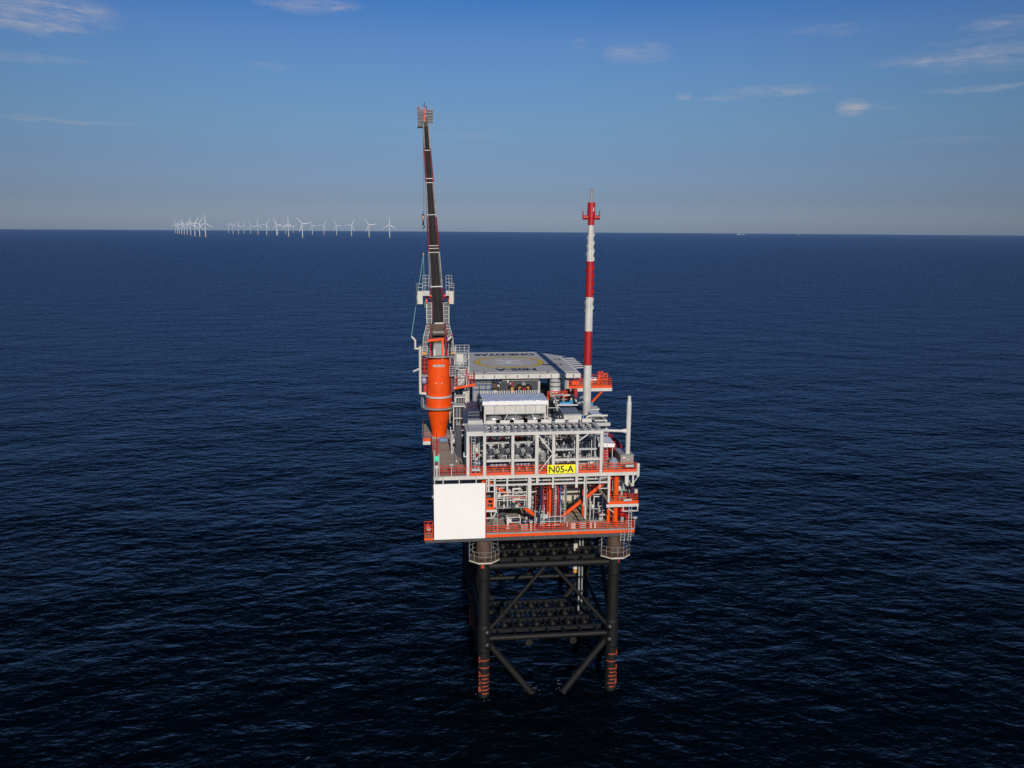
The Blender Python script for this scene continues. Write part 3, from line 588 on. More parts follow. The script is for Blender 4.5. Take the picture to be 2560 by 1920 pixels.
for i, (u, v, w_, d, h, m, lab) in enumerate(((1.6, 6.2, 1.5, 1.4, 2.0, CREAM, 'cream cabinet on the lower deck nearest the white board'), (3.6, 7.6, 1.3, 1.2, 1.9, CREAM, 'cream cabinet in front of the green mat on the lower deck'), (5.6, 9.0, 2.0, 1.0, 2.2, CREAM, 'wide cream cabinet behind the left orange brace'), (14.2, 9.5, 2.0, 1.5, 3.6, GREY, 'tall grey cabinet behind the right corner of the lower deck'))):
    t = thing('equipment_cabinet', lab, 'cabinet', (u + w_ / 2, v, ZL), 'cabinets on the lower deck')
    part(t, 'body', m, lambda b: b.box(u, u + w_, v, v + d, ZL + .1, ZL + h))
    part(t, 'base', DARK, lambda b: b.box(u + .05, u + w_ - .05, v + .05, v + d, ZL, ZL + .1))
    part(t, 'door', m, lambda b: (b.box(u + .08, u + w_ / 2 - .03, v - .03, v, ZL + .2, ZL + h - .1), b.box(u + w_ / 2 + .03, u + w_ - .08, v - .03, v, ZL + .2, ZL + h - .1)))
    part(t, 'handle', DARK, lambda b: b.box(u + w_ / 2 - .12, u + w_ / 2 - .06, v - .07, v - .03, ZL + h * .5, ZL + h * .6))
t = thing('pump_skid', 'long dark grey pump skid with grey pipes at the foot of the orange centre column', 'pump skid', (8.4, -.7, ZL))
part(t, 'base_frame', DARK, lambda b: b.box(6.9, 11.2, -1.0, -.3, ZL + .01, ZL + .35))
part(t, 'casing', DARK, lambda b: (b.box(6.9, 9.6, -.8, -.4, 23.0, 23.5), b.cyl((9.8, -.6, 22.65), (13.2, -.6, 22.65), .16, 10)))
part(t, 'pipe', STEEL, lambda b: [b.cyl((7.0, -.9, z), (9.6, -.9, z), .05, 6) for z in (22.7, 23.15, 23.75)])
part(t, 'post', STEEL, lambda b: [b.cyl((u, -.85, ZL + .3), (u, -.85, z), .05, 6) for u, z in ((7.3, 25), (7.9, 24.2), (8.6, 27.8), (9.3, 25.3), (9.75, 27.8))])
part(t, 'control_box', STEEL, lambda b: (b.box(7.1, 7.7, -.98, -.85, 23.6, 24.1), b.box(10.0, 10.2, -1.1, -.9, 22.4, 23.1)))
part(t, 'valve', RED, lambda b: (b.box(7.3, 7.6, -1.05, -.9, 22.5, 22.8), b.box(9.2, 9.45, -1.05, -.9, 22.6, 22.9), b.box(8.1, 8.3, -1.05, -.9, 22.5, 22.75)))
single('pipe_bend', 'thick navy upright pipe where the left orange brace ends', 'pipe', (6.7, -.8, ZL), NAVY, lambda b: b.pipe([(6.55, -.9, ZL + .2), (6.6, -.9, 24.2), (6.9, -.6, 25.2), (6.9, -.6, 28.6)], .22, 10))
# uprights beside the centre column: blue, red ladder racks
for u, m, lab in ((7.15, BLUE, 'blue steel upright left of the orange centre column'), (9.55, BLUE, 'blue steel upright right of the orange centre column')):
    t = thing('steel_upright', lab, 'upright', (u, 0.9, ZL))
    part(t, 'post', m, lambda b: b.box(u - .06, u + .06, .85, .97, ZL, 28.2))
    part(t, 'foot_plate', m, lambda b: b.box(u - .2, u + .2, .75, 1.07, ZL + .004, ZL + .05))
for u, m, lab in ((7.6, REDRAIL, 'red cable ladder just left of the orange centre column'), (9.0, REDRAIL, 'red cable ladder just right of the orange centre column'), (8.75, STEEL, 'grey access ladder against the orange centre column'), (9.95, STEEL, 'grey access ladder at the foot of the right orange brace'), (10.4 - 3.8, REDRAIL, 'red cable ladder beside the blue upright on the left'), (1.35, STEEL, 'grey access ladder at the edge of the white board')):
    single('ladder', lab, 'ladder', (u, .4, ZL), m, lambda b: ladder(b, (u, .4 if u > 2 else VF + .3, ZL + (.8 if m is REDRAIL else 0)), 5.6 if m is REDRAIL else (6 if u > 2 else 2.6), .42, .04 if m is REDRAIL else .03, .4))
single('fire_pipe', 'red fire water pipe running level in front of the beige bulkhead', 'pipe', (11, 5, 26.0), RED, lambda b: b.pipe([(8.4, 3.2, 26.3), (10.2, 3.2, 26.0), (12.6, 3.2, 26.1), (15.0, 3.2, 26.15)], .11, 8))
single('fire_pipe', 'red sloping fire pipe under the hanging rack right of centre', 'pipe', (11, 5, 27.0), RED, lambda b: b.pipe([(10.0, 2.4, 26.4), (11.6, 2.4, 27.6), (11.6, 2.4, 28.3)], .12, 8))
single('drain_pipe', 'orange short standing pipe right of the white hanging post', 'pipe', (13.1, 4, 23), ORANGE, lambda b: b.cyl((13.0, 3.6, ZL), (13.0, 3.6, 25.6), .16, 10))
single('stand_pipe', 'white square stand pipe at the front of the lower left deck', 'pipe', (2.95, 0, ZL), WHITE, lambda b: (b.box(2.8, 3.05, -.1, .15, ZL, 23.6), b.box(2.7, 3.15, -.15, .2, ZL + .0, ZL + .1)))
single('stand_pipe', 'white stand pipe with a flared top in front of the navy header', 'pipe', (5.6, -1, ZL), WHITE, lambda b: b.lathe((5.65, -1.0, ZL), [(.14, 0), (.14, .9), (.28, 1.15), (.28, 1.25), (0, 1.25)], 12))
# pipes of the under-deck rack
k = 0
for v, z, r, m, a, c, lab in ((-.9, 28.75, .13, NAVY, 1.8, 5.1, 'navy pipe high on the left half of the under-deck rack'), (-.4, 28.6, .17, NAVY, 2.7, 10.6, 'navy pipe along the middle of the under-deck rack'), (-1.1, 28.55, .07, STEEL, 1.6, 5.2, 'thin pale pipe above the rack beam on the left'), (-.7, 28.35, .1, STEEL, 5.6, 14.5, 'pale pipe above the rack beam on the right half'), (-.2, 28.3, .08, GREY, 1.4, 13.6, 'grey pipe lying far back on the rack'), (-1.0, 28.7, .12, NAVY, 12.4, 14.4, 'short navy pipe at the right end of the rack'), (-1.0, 26.6, .08, STEEL, 1.4, 5.2, 'pale pipe on the suspended bank, upper'), (-.9, 26.35, .07, REDRAIL, 3.0, 5.2, 'dull red pipe on the suspended bank, middle')):
    t = thing('pipe_run', lab, 'pipe', ((a + c) / 2, v, z), 'pipes on the racks below the upper deck')
    part(t, 'pipe', m, lambda b: b.cyl((a, v, z), (c, v, z), r, 10))
    part(t, 'flange', STEEL, lambda b: [b.cyl((x, v, z), (x + .08, v, z), r * 1.7, 10) for x in (a + .1, (a + c) / 2, c - .2)])
single('fire_hose_reel', 'orange round valve cover under the left rack', 'valve', (3.2, 2, 27), ORANGE, lambda b: (b.lathe((3.1, 2.6, 27.05), [(0, .3), (.4, .25), (.45, 0), (.3, -.2), (0, -.2)], 14), b.cyl((3.1, 2.6, 26.9), (3.1, 2.6, 26.2), .08, 8)))
# boxes and lockers along the lower railing
for i, (u, w_, m, lab) in enumerate(((4.4, .8, GREY, 'grey locker behind the front railing left of centre'), (11.5, .9, GREY, 'grey locker behind the front railing right of centre'), (10.4, .7, WHITE, 'white locker behind the front railing beside the grey one'), (12.9, .25, WHITE, 'slim white locker near the right corner of the front railing'), (13.4, .25, WHITE, 'slim white locker next to the orange corner column base'))):
    t = thing('locker', lab, 'locker', (u + w_ / 2, -1.1, ZL), 'lockers along the front railing')
    part(t, 'body', m, lambda b: b.box(u, u + w_, -1.2, -.9, ZL + .15, ZL + .8))
    part(t, 'lid', STEEL, lambda b: b.box(u - .03, u + w_ + .03, -1.25, -.87, ZL + .8, ZL + .86))
    part(t, 'foot', GREY, lambda b: (b.box(u + .05, u + .12, -1.15, -.95, ZL + .003, ZL + .15), b.box(u + w_ - .12, u + w_ - .05, -1.15, -.95, ZL + .003, ZL + .15)))
for u, z, lab in ((17.4, 25.65, 'life-saving notice plate on the mid-level right railing'), (17.5, 29.95, 'notice plate on the upper right railing'), (-1.05, 29.95, 'notice plate on the first orange guard rail left')):
    t = thing('notice_plate', lab, 'plate', (u, VF - .1, z))
    part(t, 'face_panel', STEEL, lambda b: b.box(u - .5, u + .5, VF - .12, VF - .09, z, z + .35))
    part(t, 'border', DARK, lambda b: (b.box(u - .5, u + .5, VF - .123, VF - .121, z, z + .04), b.box(u - .5, u + .5, VF - .123, VF - .121, z + .31, z + .35)))

# rescue corner at lower left
t = thing('corner_landing', 'orange caged landing with a white lamp left of the big white board', 'landing', (-6.7, -1, 21.4))
part(t, 'floor', DECK, lambda b: b.box(-7.2, -6.15, VF, .8, 21.6, 21.7))
part(t, 'edge_panel', ORANGE, lambda b: b.box(-7.24, -6.15, VF - .04, VF, 21.55, 21.8))
part(t, 'railing', ORAIL, lambda b: (rail(b, [(-7.2, .8, 21.7), (-7.2, VF, 21.7), (-6.2, VF, 21.7)], 1.35, .04, .5, 4), rail(b, [(-7.2, .8, 21.7), (-6.2, .8, 21.7)], 1.35, .04, .5, 3)))
part(t, 'hood', REDRAIL, lambda b: b.lathe((-6.75, -.9, 23.0), [(.42, 0), (.36, .25), (.15, .42), (0, .45)], 12))
part(t, 'lamp', WHITE, lambda b: (b.lathe((-6.7, -1.3, 22.9), [(0, .08), (.32, 0), (.3, -.08), (0, -.1)], 12), b.cyl((-6.7, -1.3, 21.8), (-6.7, -1.3, 22.85), .05, 6)))
single('escape_ladder', 'grey ladder hanging at the lower right corner of the platform', 'ladder', (17.9, VF - .2, 20.6), STEEL, lambda b: (ladder(b, (17.75, VF - .2, 20.6), 4.4, .35, .035), ladder(b, (16.9, VF - .2, 20.6), 1.2, .5, .035)))
single('downlight', 'small white floodlight on a post at the lower right corner', 'floodlight', (18.4, VF, 22.5), WHITE, lambda b: (b.cyl((18.4, VF, 22.1), (18.4, VF, 23.6), .04, 6), b.lathe((18.4, VF, 23.55), [(0, .1), (.34, 0), (.3, -.1), (0, -.12)], 12)))
single('downlight', 'white mushroom floodlight on the upper left deck railing', 'floodlight', (-3.9, VF + .3, ZU), WHITE, lambda b: (b.cyl((-3.95, VF - .1, ZU - .2), (-3.95, VF - .1, 30.85), .045, 6), b.lathe((-3.95, VF - .1, 30.85), [(0, .1), (.34, 0), (.3, -.1), (0, -.12)], 12)))
t = thing('signal_post', 'slim red and grey post with a glowing green lamp at the front left corner', 'light post', (-5.7, VF - .05, 28.5))
part(t, 'post', STEEL, lambda b: (b.cyl((-5.95, VF - .05, 28.0), (-5.95, VF - .05, 32.6), .07, 8), b.cyl((-5.4, VF - .05, 29.2), (-5.4, VF - .05, 32.2), .06, 8), b.cyl((-5.68, VF - .1, 29.0), (-5.68, VF - .1, 30.4), .13, 10)))
part(t, 'mast', RED, lambda b: (b.cyl((-5.65, VF - .0, 30.5), (-5.65, VF, 34.6), .06, 6), rail(b, [(-6.0, VF, 32), (-5.5, VF, 32)], 1.6, .04, .5, 4)))
part(t, 'lamp_body', LAMPG, lambda b: b.lathe((-5.68, VF - .15, 31.35), [(0, 0), (.22, 0), (.26, .3), (.2, .55), (0, .6)], 14))
part(t, 'junction_box', WHITE, lambda b: b.box(-5.85, -5.5, VF - .25, VF - .05, 30.45, 30.8))
t = thing('tarpaulin_heap', 'crumpled blue and white bundle on the deck at the foot of the orange crane', 'bundle', (-4.3, 14.9, ZU))
part(t, 'cover', mat('faded_blue_cloth', (.16, .24, .38), .8, bump=.4), lambda b: (b.ball((-4.5, 14.9, ZU + .3), .62, 14, 8, .6), b.ball((-4.0, 15.0, ZU + .25), .5, 14, 8, .6)))
part(t, 'strap', RED, lambda b: (b.torus((-4.3, 14.9, ZU + .3), .62, .03, 'v', 16, 5), b.box(-5.2, -4.9, 14.7, 15.1, ZU + .01, ZU + .4)))
single('hose_bracket', 'white hooked bracket on the outside of the left frame post', 'bracket', (-2.4, VF, 31.9), WHITE, lambda b: (b.box(-2.5, -2.18, VF - .05, VF + .1, 31.7, 31.82), b.box(-2.52, -2.4, VF - .05, VF + .1, 31.7, 32.1), b.ball((-2.46, VF, 32.15), .1)))

# ------------------------------------------------------------------ helideck
HZ = 36.4
HC = (7.36, 39.6)
H = thing('helideck', 'grey helicopter landing deck with yellow circle and white H raised above the platform', 'helideck', (7.36, 39.6, ZU))
OUT = [(-2.45, 29.2), (17.2, 29.2), (17.2, 45.1), (12.7, 50.5), (2.0, 50.5), (-2.45, 45.1)]
def inset(k): return [(HC[0] + (a - HC[0]) * k, HC[1] + (b - HC[1]) * k) for a, b in OUT]
part(H, 'deck_plate', HELI, lambda b: b.prism(OUT, HZ - .2, HZ))
part(H, 'front_gutter', mat('helideck_edge', (.40, .38, .365), .6, var=.1), lambda b: b.box(-2.45, 17.2, 28.3, 29.18, HZ - .16, HZ - .04))
part(H, 'front_fascia', WHITE, lambda b: (b.box(-2.5, 17.25, 28.16, 28.28, HZ - .72, HZ - .1), b.box(-2.5, 17.25, 28.1, 28.16, HZ - .75, HZ - .66)))
part(H, 'under_beam', WHITE, lambda b: [b.box(u, u + .3, 28.4, 50, HZ - .9, HZ - .22) for u in (-1, 3, 7.2, 11.4, 15.4)])
part(H, 'edge_line', WMARK, lambda b: [b.bar((*p, HZ + .006), (*q, HZ + .006), .34, .006) for p, q in zip(inset(.978), inset(.978)[1:] + inset(.978)[:1])])
def ringflat(b, c, r0, r1, z, n=64):
    vs = [(c[0] + r * math.cos(2 * math.pi * i / n), c[1] + r * math.sin(2 * math.pi * i / n), z) for r in (r0, r1) for i in range(n)]
    b.add(vs, [(i, n + i, n + (i + 1) % n, (i + 1) % n) for i in range(n)])
part(H, 'landing_circle', YEL, lambda b: ringflat(b, (7.36, 39.5), 4.95, 5.82, HZ + .005))
part(H, 'landing_circle', INK, lambda b: (ringflat(b, (7.36, 39.5), 5.82, 5.90, HZ + .0045), ringflat(b, (7.36, 39.5), 4.87, 4.95, HZ + .0045)), label='thin black outline of the yellow circle')
part(H, 'letter_h', WMARK, lambda b: (b.box(5.3, 9.4, 40.6, 41.2, HZ + .004, HZ + .008), b.box(5.3, 9.4, 38.0, 38.6, HZ + .004, HZ + .008), b.box(7.0, 7.72, 38.6, 40.6, HZ + .004, HZ + .008)))
text(H, 'deck_lettering', 'N05-A', INK, (10.9, 33.2, HZ + .006), (-1, 0, 0), (0, -1, 0), 6.6, 2.3, bold=.05)
text(H, 'deck_lettering', 'ONE-DYAS', INK, (12.8, 49.2, HZ + .006), (-1, 0, 0), (0, -1, 0), 10.6, 2.6, bold=.05)
text(H, 'deck_lettering', '12.8t', INK, (15.8, 37.2, HZ + .006), (-1, 0, 0), (0, -1, 0), 3.4, 1.5, bold=.05)
text(H, 'deck_lettering', '21', INK, (16.6, 42.4, HZ + .006), (-1, 0, 0), (0, -1, 0), 1.2, 1.1, bold=.03)
for i in range(11):
    u = -1.4 + i * 1.75
    part(H, 'fascia_bracket', DARK, lambda b: b.box(u, u + .12, 28.04, 28.1, HZ - .6, HZ - .2))
SN = [(17.3, 33.5), (17.3, 45.2), (12.8, 50.6), (1.9, 50.6), (-2.55, 45.2), (-2.55, 32)]
for i in range(6):
    v = 34.0 + i * 1.95
    part(H, 'net_bar', WHITE, lambda b: b.prism([(17.36, v), (19.28, v + .5), (19.28, v + 1.25), (17.36, v + .75)], HZ - .28, HZ - .2))
part(H, 'net_frame', GREY, lambda b: (b.box(19.3, 19.38, 33.4, 45, HZ - .28, HZ - .2), b.box(17.26, 17.34, 33.4, 45, HZ - .3, HZ - .21)))
part(H, 'perimeter_net', GALV, lambda b: [b.prism([p, q, (q[0] + (q[0] - HC[0]) * .10, q[1] + (q[1] - HC[1]) * .10), (p[0] + (p[0] - HC[0]) * .10, p[1] + (p[1] - HC[1]) * .10)], HZ - .12, HZ - .09) for p, q in (((17.2, 45.2), (12.75, 50.6)), ((12.7, 50.6), (2.0, 50.6)), ((2.0, 50.6), (-2.5, 45.2)))])
for u, v in ((0, 29.5), (5.2, 29.5), (9.5, 29.5), (15.2, 29.5), (0, 46), (7.5, 46), (15.2, 46)):
    part(H, 'support_leg', DARK if v > 30 else GREY, lambda b: b.cyl((u, v, ZU), (u, v, HZ - .8), .25, 10))
for i, (p, q) in enumerate(zip(OUT, OUT[1:] + OUT[:1])):
    for k in (.25, .75):
        a = (p[0] + (q[0] - p[0]) * k, p[1] + (q[1] - p[1]) * k)
        part(H, 'perimeter_lamp', DARK, lambda b: b.lathe((a[0], a[1], HZ), [(.12, 0), (.12, .12), (0, .2)], 8))
# fire monitor, orange post at left front corner of the helideck
for i, (u, v, z, lab) in enumerate(((-.2, 27.5, 36.2, 'orange fire monitor cabinet by the left front corner of the helideck'),)):
    t = thing('fire_monitor', lab, 'fire monitor', (u, v, z))
    part(t, 'cabinet', ORANGE, lambda b: b.box(u - .22, u + .28, v, v + .5, z - .5, z + 1.2))
    part(t, 'nozzle', WHITE, lambda b: (b.cyl((u, v + .2, z + 1.2), (u, v + .2, z + 1.75), .08, 8), b.ball((u, v + .2, z + 1.7), .2)))
    part(t, 'pipe', WHITE, lambda b: b.cyl((u + .1, v + .2, z - 1.4), (u + .1, v + .2, z - .5), .14, 8))

# ------------------------------------------------------------------ white stair tower between crane and helideck
S = thing('stair_tower', 'white stair tower with grey landings between the crane and the helideck', 'stair tower', (-1.6, 25, ZU))
part(S, 'duct', WHITE, lambda b: (b.box(-1.95, -.85, 22.6, 23.6, 35.6, 38.6), b.box(-2.1, -1.1, 23.8, 24.8, 37.4, 40.3), b.box(-1.55, -.9, 22.3, 22.6, 36.0, 37.6)))
part(S, 'duct', WHITE, lambda b: (b.box(-1.25, -.45, 22.2, 23.4, 33.4, 35.0), b.box(-1.7, -1.3, 22.3, 23, 33.3, 34.0)))
part(S, 'upper_landing', GALV, lambda b: (b.box(-2.6, -.4, 21.8, 24.9, 38.55, 38.65), b.box(-2.4, -.2, 23.6, 25.5, 40.3, 40.4), b.box(-2.4, -.4, 22, 24.5, 37.0, 37.08)))
part(S, 'frame', STEEL, lambda b: ([b.bar((u, v, ZU), (u, v, 40.5), .14) for u in (-2.4, -.4) for v in (22, 24.8)] + [b.bar((-2.4, v, z), (-.4, v, z + 1.6), .1) for v in (22, 24.8) for z in (31, 33.5, 36, 38.3)]))
part(S, 'railing', STEEL, lambda b: (rail(b, [(-2.5, 21.9, 38.65), (-.45, 21.9, 38.65), (-.45, 24.8, 38.65)], 1.1, .04, .7, 3), rail(b, [(-2.3, 23.7, 40.4), (-.25, 23.7, 40.4)], 1.1, .04, .6, 3), rail(b, [(-2.3, 21.95, 37.1), (-.4, 21.95, 37.1)], 1.1, .035, .7, 3)))
part(S, 'stair_flight', GREY, lambda b: (b.bar((-2.3, 21.8, 35.0), (-.5, 21.8, 37.0), .1, .35), b.bar((-.5, 22.0, 37.1), (-2.3, 22, 38.6), .1, .35)))
G = thing('gangway', 'red railed gangway linking the crane pedestal with the stair tower', 'gangway', (-1.6, 20.5, 36))
part(G, 'floor', GREY, lambda b: b.box(-3.4, .3, 20.0, 21.2, 36.02, 36.1))
part(G, 'edge_beam', ORANGE, lambda b: (b.bar((-3.4, 19.95, 35.7), (.35, 19.95, 36.35), .1, .34), b.box(.3, .4, 20, 22, 36.0, 36.4)))
part(G, 'railing', REDRAIL, lambda b: (rail(b, [(-3.3, 20.0, 36.1), (-2.2, 20, 36.1)], 1.5, .05, .35, 4), rail(b, [(-.9, 20.0, 36.4), (.3, 20, 36.4), (.3, 22, 36.4)], 1.5, .05, .4, 4)))
part(G, 'gate_frame', WHITE, lambda b: (b.box(-3.42, -3.32, 19.85, 19.95, 35.9, 37.7), b.box(-3.42, -2.4, 19.85, 19.95, 35.88, 35.98), b.box(-.9, -.82, 19.85, 19.95, 36.1, 37.4)))

# ------------------------------------------------------------------ pedestal crane
CU, CV = -4.85, 18.2
K = thing('pedestal_crane', 'orange pedestal crane with a long red and white boom raised over the platform', 'crane', (CU, CV, ZU))
c3 = (CU, CV, 0)
ped = part(K, 'pedestal', ORANGE, lambda b: b.lathe(c3, [(1.02, ZU + .02), (1.02, ZU + .5), (1.08, 30.4), (1.75, 33.6), (1.80, 33.65), (1.80, 34.95), (1.62, 35.0), (1.66, 35.15)], 40))
for i in range(5): part(K, 'stiffener_ring', ORANGE, lambda b: b.torus((CU, CV, 33.9 + i * .23), 1.80, .035, n=40), ped)
part(K, 'flange', STEEL, lambda b: b.lathe(c3, [(1.6, 35.08), (1.86, 35.08), (1.86, 35.32), (1.6, 35.32)], 40))
part(K, 'base_flange', STEEL, lambda b: b.lathe(c3, [(1.5, ZU + .01), (1.5, ZU + .1), (1.0, ZU + .1)], 32))
part(K, 'upper_column', ORANGE, lambda b: b.lathe(c3, [(1.62, 35.32), (1.58, 40.75), (0, 40.75)], 40))
part(K, 'door_ladder', REDRAIL, lambda b: (ladder(b, (CU + 1.72, CV - .5, 35.4), 5, .35, .04, d=(0, 1, 0)),))
part(K, 'sidelight', WHITE, lambda b: (b.ball((CU - .42, CV - 1.56, 37.2), .1), b.ball((CU + .42, CV - 1.56, 37.2), .1)))
nb = part(K, 'name_plate', WHITE, lambda b: b.lathe(c3, [(1.625, 39.50), (1.625, 39.78)], 8, a0=-math.pi / 2 - .50, a1=-math.pi / 2 + .50))
for i, ch in enumerate('LIEBHERR'):
    a = -math.pi / 2 - .42 + i * .12; rr = 1.635
    text(K, 'letter', ch, INK, (CU + rr * math.cos(a - .04), CV + rr * math.sin(a - .04), 39.54), (-math.sin(a), math.cos(a), 0), (0, 0, 1), .14 if ch != 'I' else .05, .2, nb, .02)
def ringwalk(z, r0_, r1_, m, a0=0, a1=2 * math.pi, rl=True, name='walkway'):
    wk = part(K, name, m, lambda b: (b.lathe(c3, [(r0_, z), (r1_, z)], 32, False, a0, a1), b.lathe(c3, [(r1_, z), (r1_, z - .16)], 32, True, a0, a1), b.lathe(c3, [(r1_, z - .16), (r0_, z - .16)], 32, False, a0, a1)))
    if rl:
        n = 16; pts = [(CU + r1_ * math.cos(a0 + (a1 - a0) * i / n), CV + r1_ * math.sin(a0 + (a1 - a0) * i / n), z) for i in range(n + 1)]
        part(K, 'railing', STEEL, lambda b: rail(b, pts, 1.1, .03, 2, 2), wk)
ringwalk(33.75, 1.75, 2.45, GREY, rl=False)
part(K, 'railing', STEEL, lambda b: rail(b, [(CU + 2.45 * math.cos(R(a)), CV + 2.45 * math.sin(R(a)), 33.75) for a in range(150, 215, 12)], 1.2, .035, 2, 3))
ringwalk(41.0, 1.2, 2.25, GREY, rl=False, name='slew_walkway')
part(K, 'railing', STEEL, lambda b: (rail(b, [(CU - 2.25, CV - 1.2, 41), (CU - 2.4, CV + 1, 41)], 1.2, .04, 1, 3), rail(b, [(CU + 2.3, CV - 1.2, 41), (CU + 2.5, CV + 1, 41)], 1.2, .04, 1, 3), rail(b, [(CU - 2.2, CV - 1.3, 41), (CU - 1.2, CV - 1.9, 41)], 1.1, .035, .6, 3), rail(b, [(CU + 1.3, CV - 1.9, 41), (CU + 2.2, CV - 1.3, 41)], 1.1, .035, .6, 3)))
for s in (-1, 1):
    part(K, 'side_balcony', GREY, lambda b: (b.box(*sorted((CU + s * 1.5, CU + s * 2.35)), CV - 1.2, CV + .6, 38.1, 38.3),))
    part(K, 'railing', REDRAIL if s < 0 else STEEL, lambda b: rail(b, [(CU + s * 1.5, CV - 1.2, 38.3), (CU + s * 2.3, CV - 1.2, 38.3), (CU + s * 2.3, CV + .6, 38.3)], 2.3 if s < 0 else 1.2, .035, .45, 4))
    part(K, 'side_machinery', RED if s < 0 else DARK, lambda b: (b.box(*sorted((CU + s * 1.65, CU + s * 2.1)), CV - .2, CV + .9, 35.7, 37.8), b.cyl((CU + s * 1.9, CV - .5, 38.4), (CU + s * 1.9, CV - .5, 40.6), .18, 10)))
part(K, 'sphere_tank', mat('lilac_tank', (.30, .28, .42), .4), lambda b: b.ball((CU - 2.0, CV - .9, 37.5), .38, 16, 10, 1.3))
part(K, 'amber_box', AMBER, lambda b: (b.box(CU - 2.1, CU - 1.7, CV - 1.75, CV - 1.45, 41.2, 41.6), b.box(CU + 1.75, CU + 2.15, CV - 1.75, CV - 1.45, 41.3, 41.6)))
part(K, 'tall_pipe', CREAM, lambda b: (b.pipe([(-7.35, 18, 42.2), (-7.4, 18, 35.6), (-6.6, 18, 35.5)], .2, 10), b.pipe([(-7.4, 18, 37), (-7.3, 18, 37)], .25, 10)))
part(K, 'bent_pipe', CREAM, lambda b: b.pipe([(-8.5, 18, 43.55), (-8.0, 18, 43.0), (-8.0, 18, 41.85), (-7.3, 18, 41.85)], .15, 8))
part(K, 'boat_fender', STEEL, lambda b: b.bar((-8.35, 18, 38.7), (-7.4, 18, 39.1), .22, .22))
part(K, 'machinery_house', GREY, lambda b: (b.box(CU - .75, CU + .85, CV - 1.3, CV + 1.2, 41.05, 42.0), b.box(CU - .65, CU + .6, CV - 1.35, CV - 1.3, 42.0, 42.7), b.box(CU - .7, CU + .8, CV - .9, CV + 1.2, 42.0, 42.8)))
part(K, 'cable_drum', WHITE, lambda b: b.cyl((CU - .55, CV - 1.6, 41.05), (CU - .55, CV - 1.6, 41.95), .2, 12))
part(K, 'motor', RED, lambda b: (b.cyl((CU - 1.05, CV - 1.5, 41.05), (CU - 1.05, CV - 1.5, 42.7), .2, 12), b.cyl((CU + 1.2, CV - 1.5, 41.05), (CU + 1.2, CV - 1.5, 41.7), .22, 12)))
part(K, 'hydraulic_block', BLACK, lambda b: (b.cyl((CU - .95, CV - 1.6, 41.9), (CU - .8, CV - 1.6, 43.0), .2, 10), b.cyl((CU + 1.55, CV - 1.2, 41.2), (CU + 1.65, CV - 1.2, 43.6), .13, 10)))
part(K, 'side_frame', BRED, lambda b: [b.prism([(CU + s * 1.0 - .09, CV - 1.0), (CU + s * 1.0 + .09, CV - 1.0), (CU + s * 1.0 + .09, CV + 1.8), (CU + s * 1.0 - .09, CV + 1.8)], 41.05, 45.2) for s in (-1, 1)])
part(K, 'cross_frame', ORANGE, lambda b: (b.bar((CU - 1.45, CV - 1.35, 43.1), (CU + .75, CV - 1.35, 43.35), .28, .34), b.bar((CU + .55, CV - 1.6, 43.2), (CU + .5, CV - 1.75, 40.0), .26, .26), b.bar((CU - 1.3, CV - 1.2, 43.0), (CU - 1.3, CV + 1, 43.0), .2, .25)))
part(K, 'striped_bar', RED, lambda b: (b.cyl((CU + 1.15, CV - 1.3, 42.95), (CU + 1.3, CV - 1.3, 43.15), .15, 8), b.cyl((CU + 1.75, CV - 1.3, 43.65), (CU + 1.9, CV - 1.3, 43.85), .15, 8)))
part(K, 'striped_bar', WHITE, lambda b: (b.cyl((CU + 1.3, CV - 1.3, 43.15), (CU + 1.75, CV - 1.3, 43.65), .148, 8)))
wn_ = part(K, 'winch_drum', mat('winch_rope', (.13, .115, .10), .5, metal=.3, var=.3, scale=5), lambda b: (b.cyl((CU - .7, CV - .6, 44.1), (CU + .75, CV - .6, 44.1), .46, 20)))
part(K, 'winch_flange', BROWN, lambda b: (b.cyl((CU - .82, CV - .6, 44.1), (CU - .7, CV - .6, 44.1), .66, 20), b.cyl((CU + .75, CV - .6, 44.1), (CU + .87, CV - .6, 44.1), .66, 20), b.cyl((CU + .87, CV - .6, 44.1), (CU + 1.3, CV - .6, 44.1), .35, 14)), wn_)
part(K, 'winch_plate', BROWN, lambda b: (b.box(CU - .9, CU + .9, CV - .1, CV + .2, 43.2, 45.2), b.box(CU - .8, CU + .8, CV - 1.3, CV - 1.2, 42.7, 43.5)))
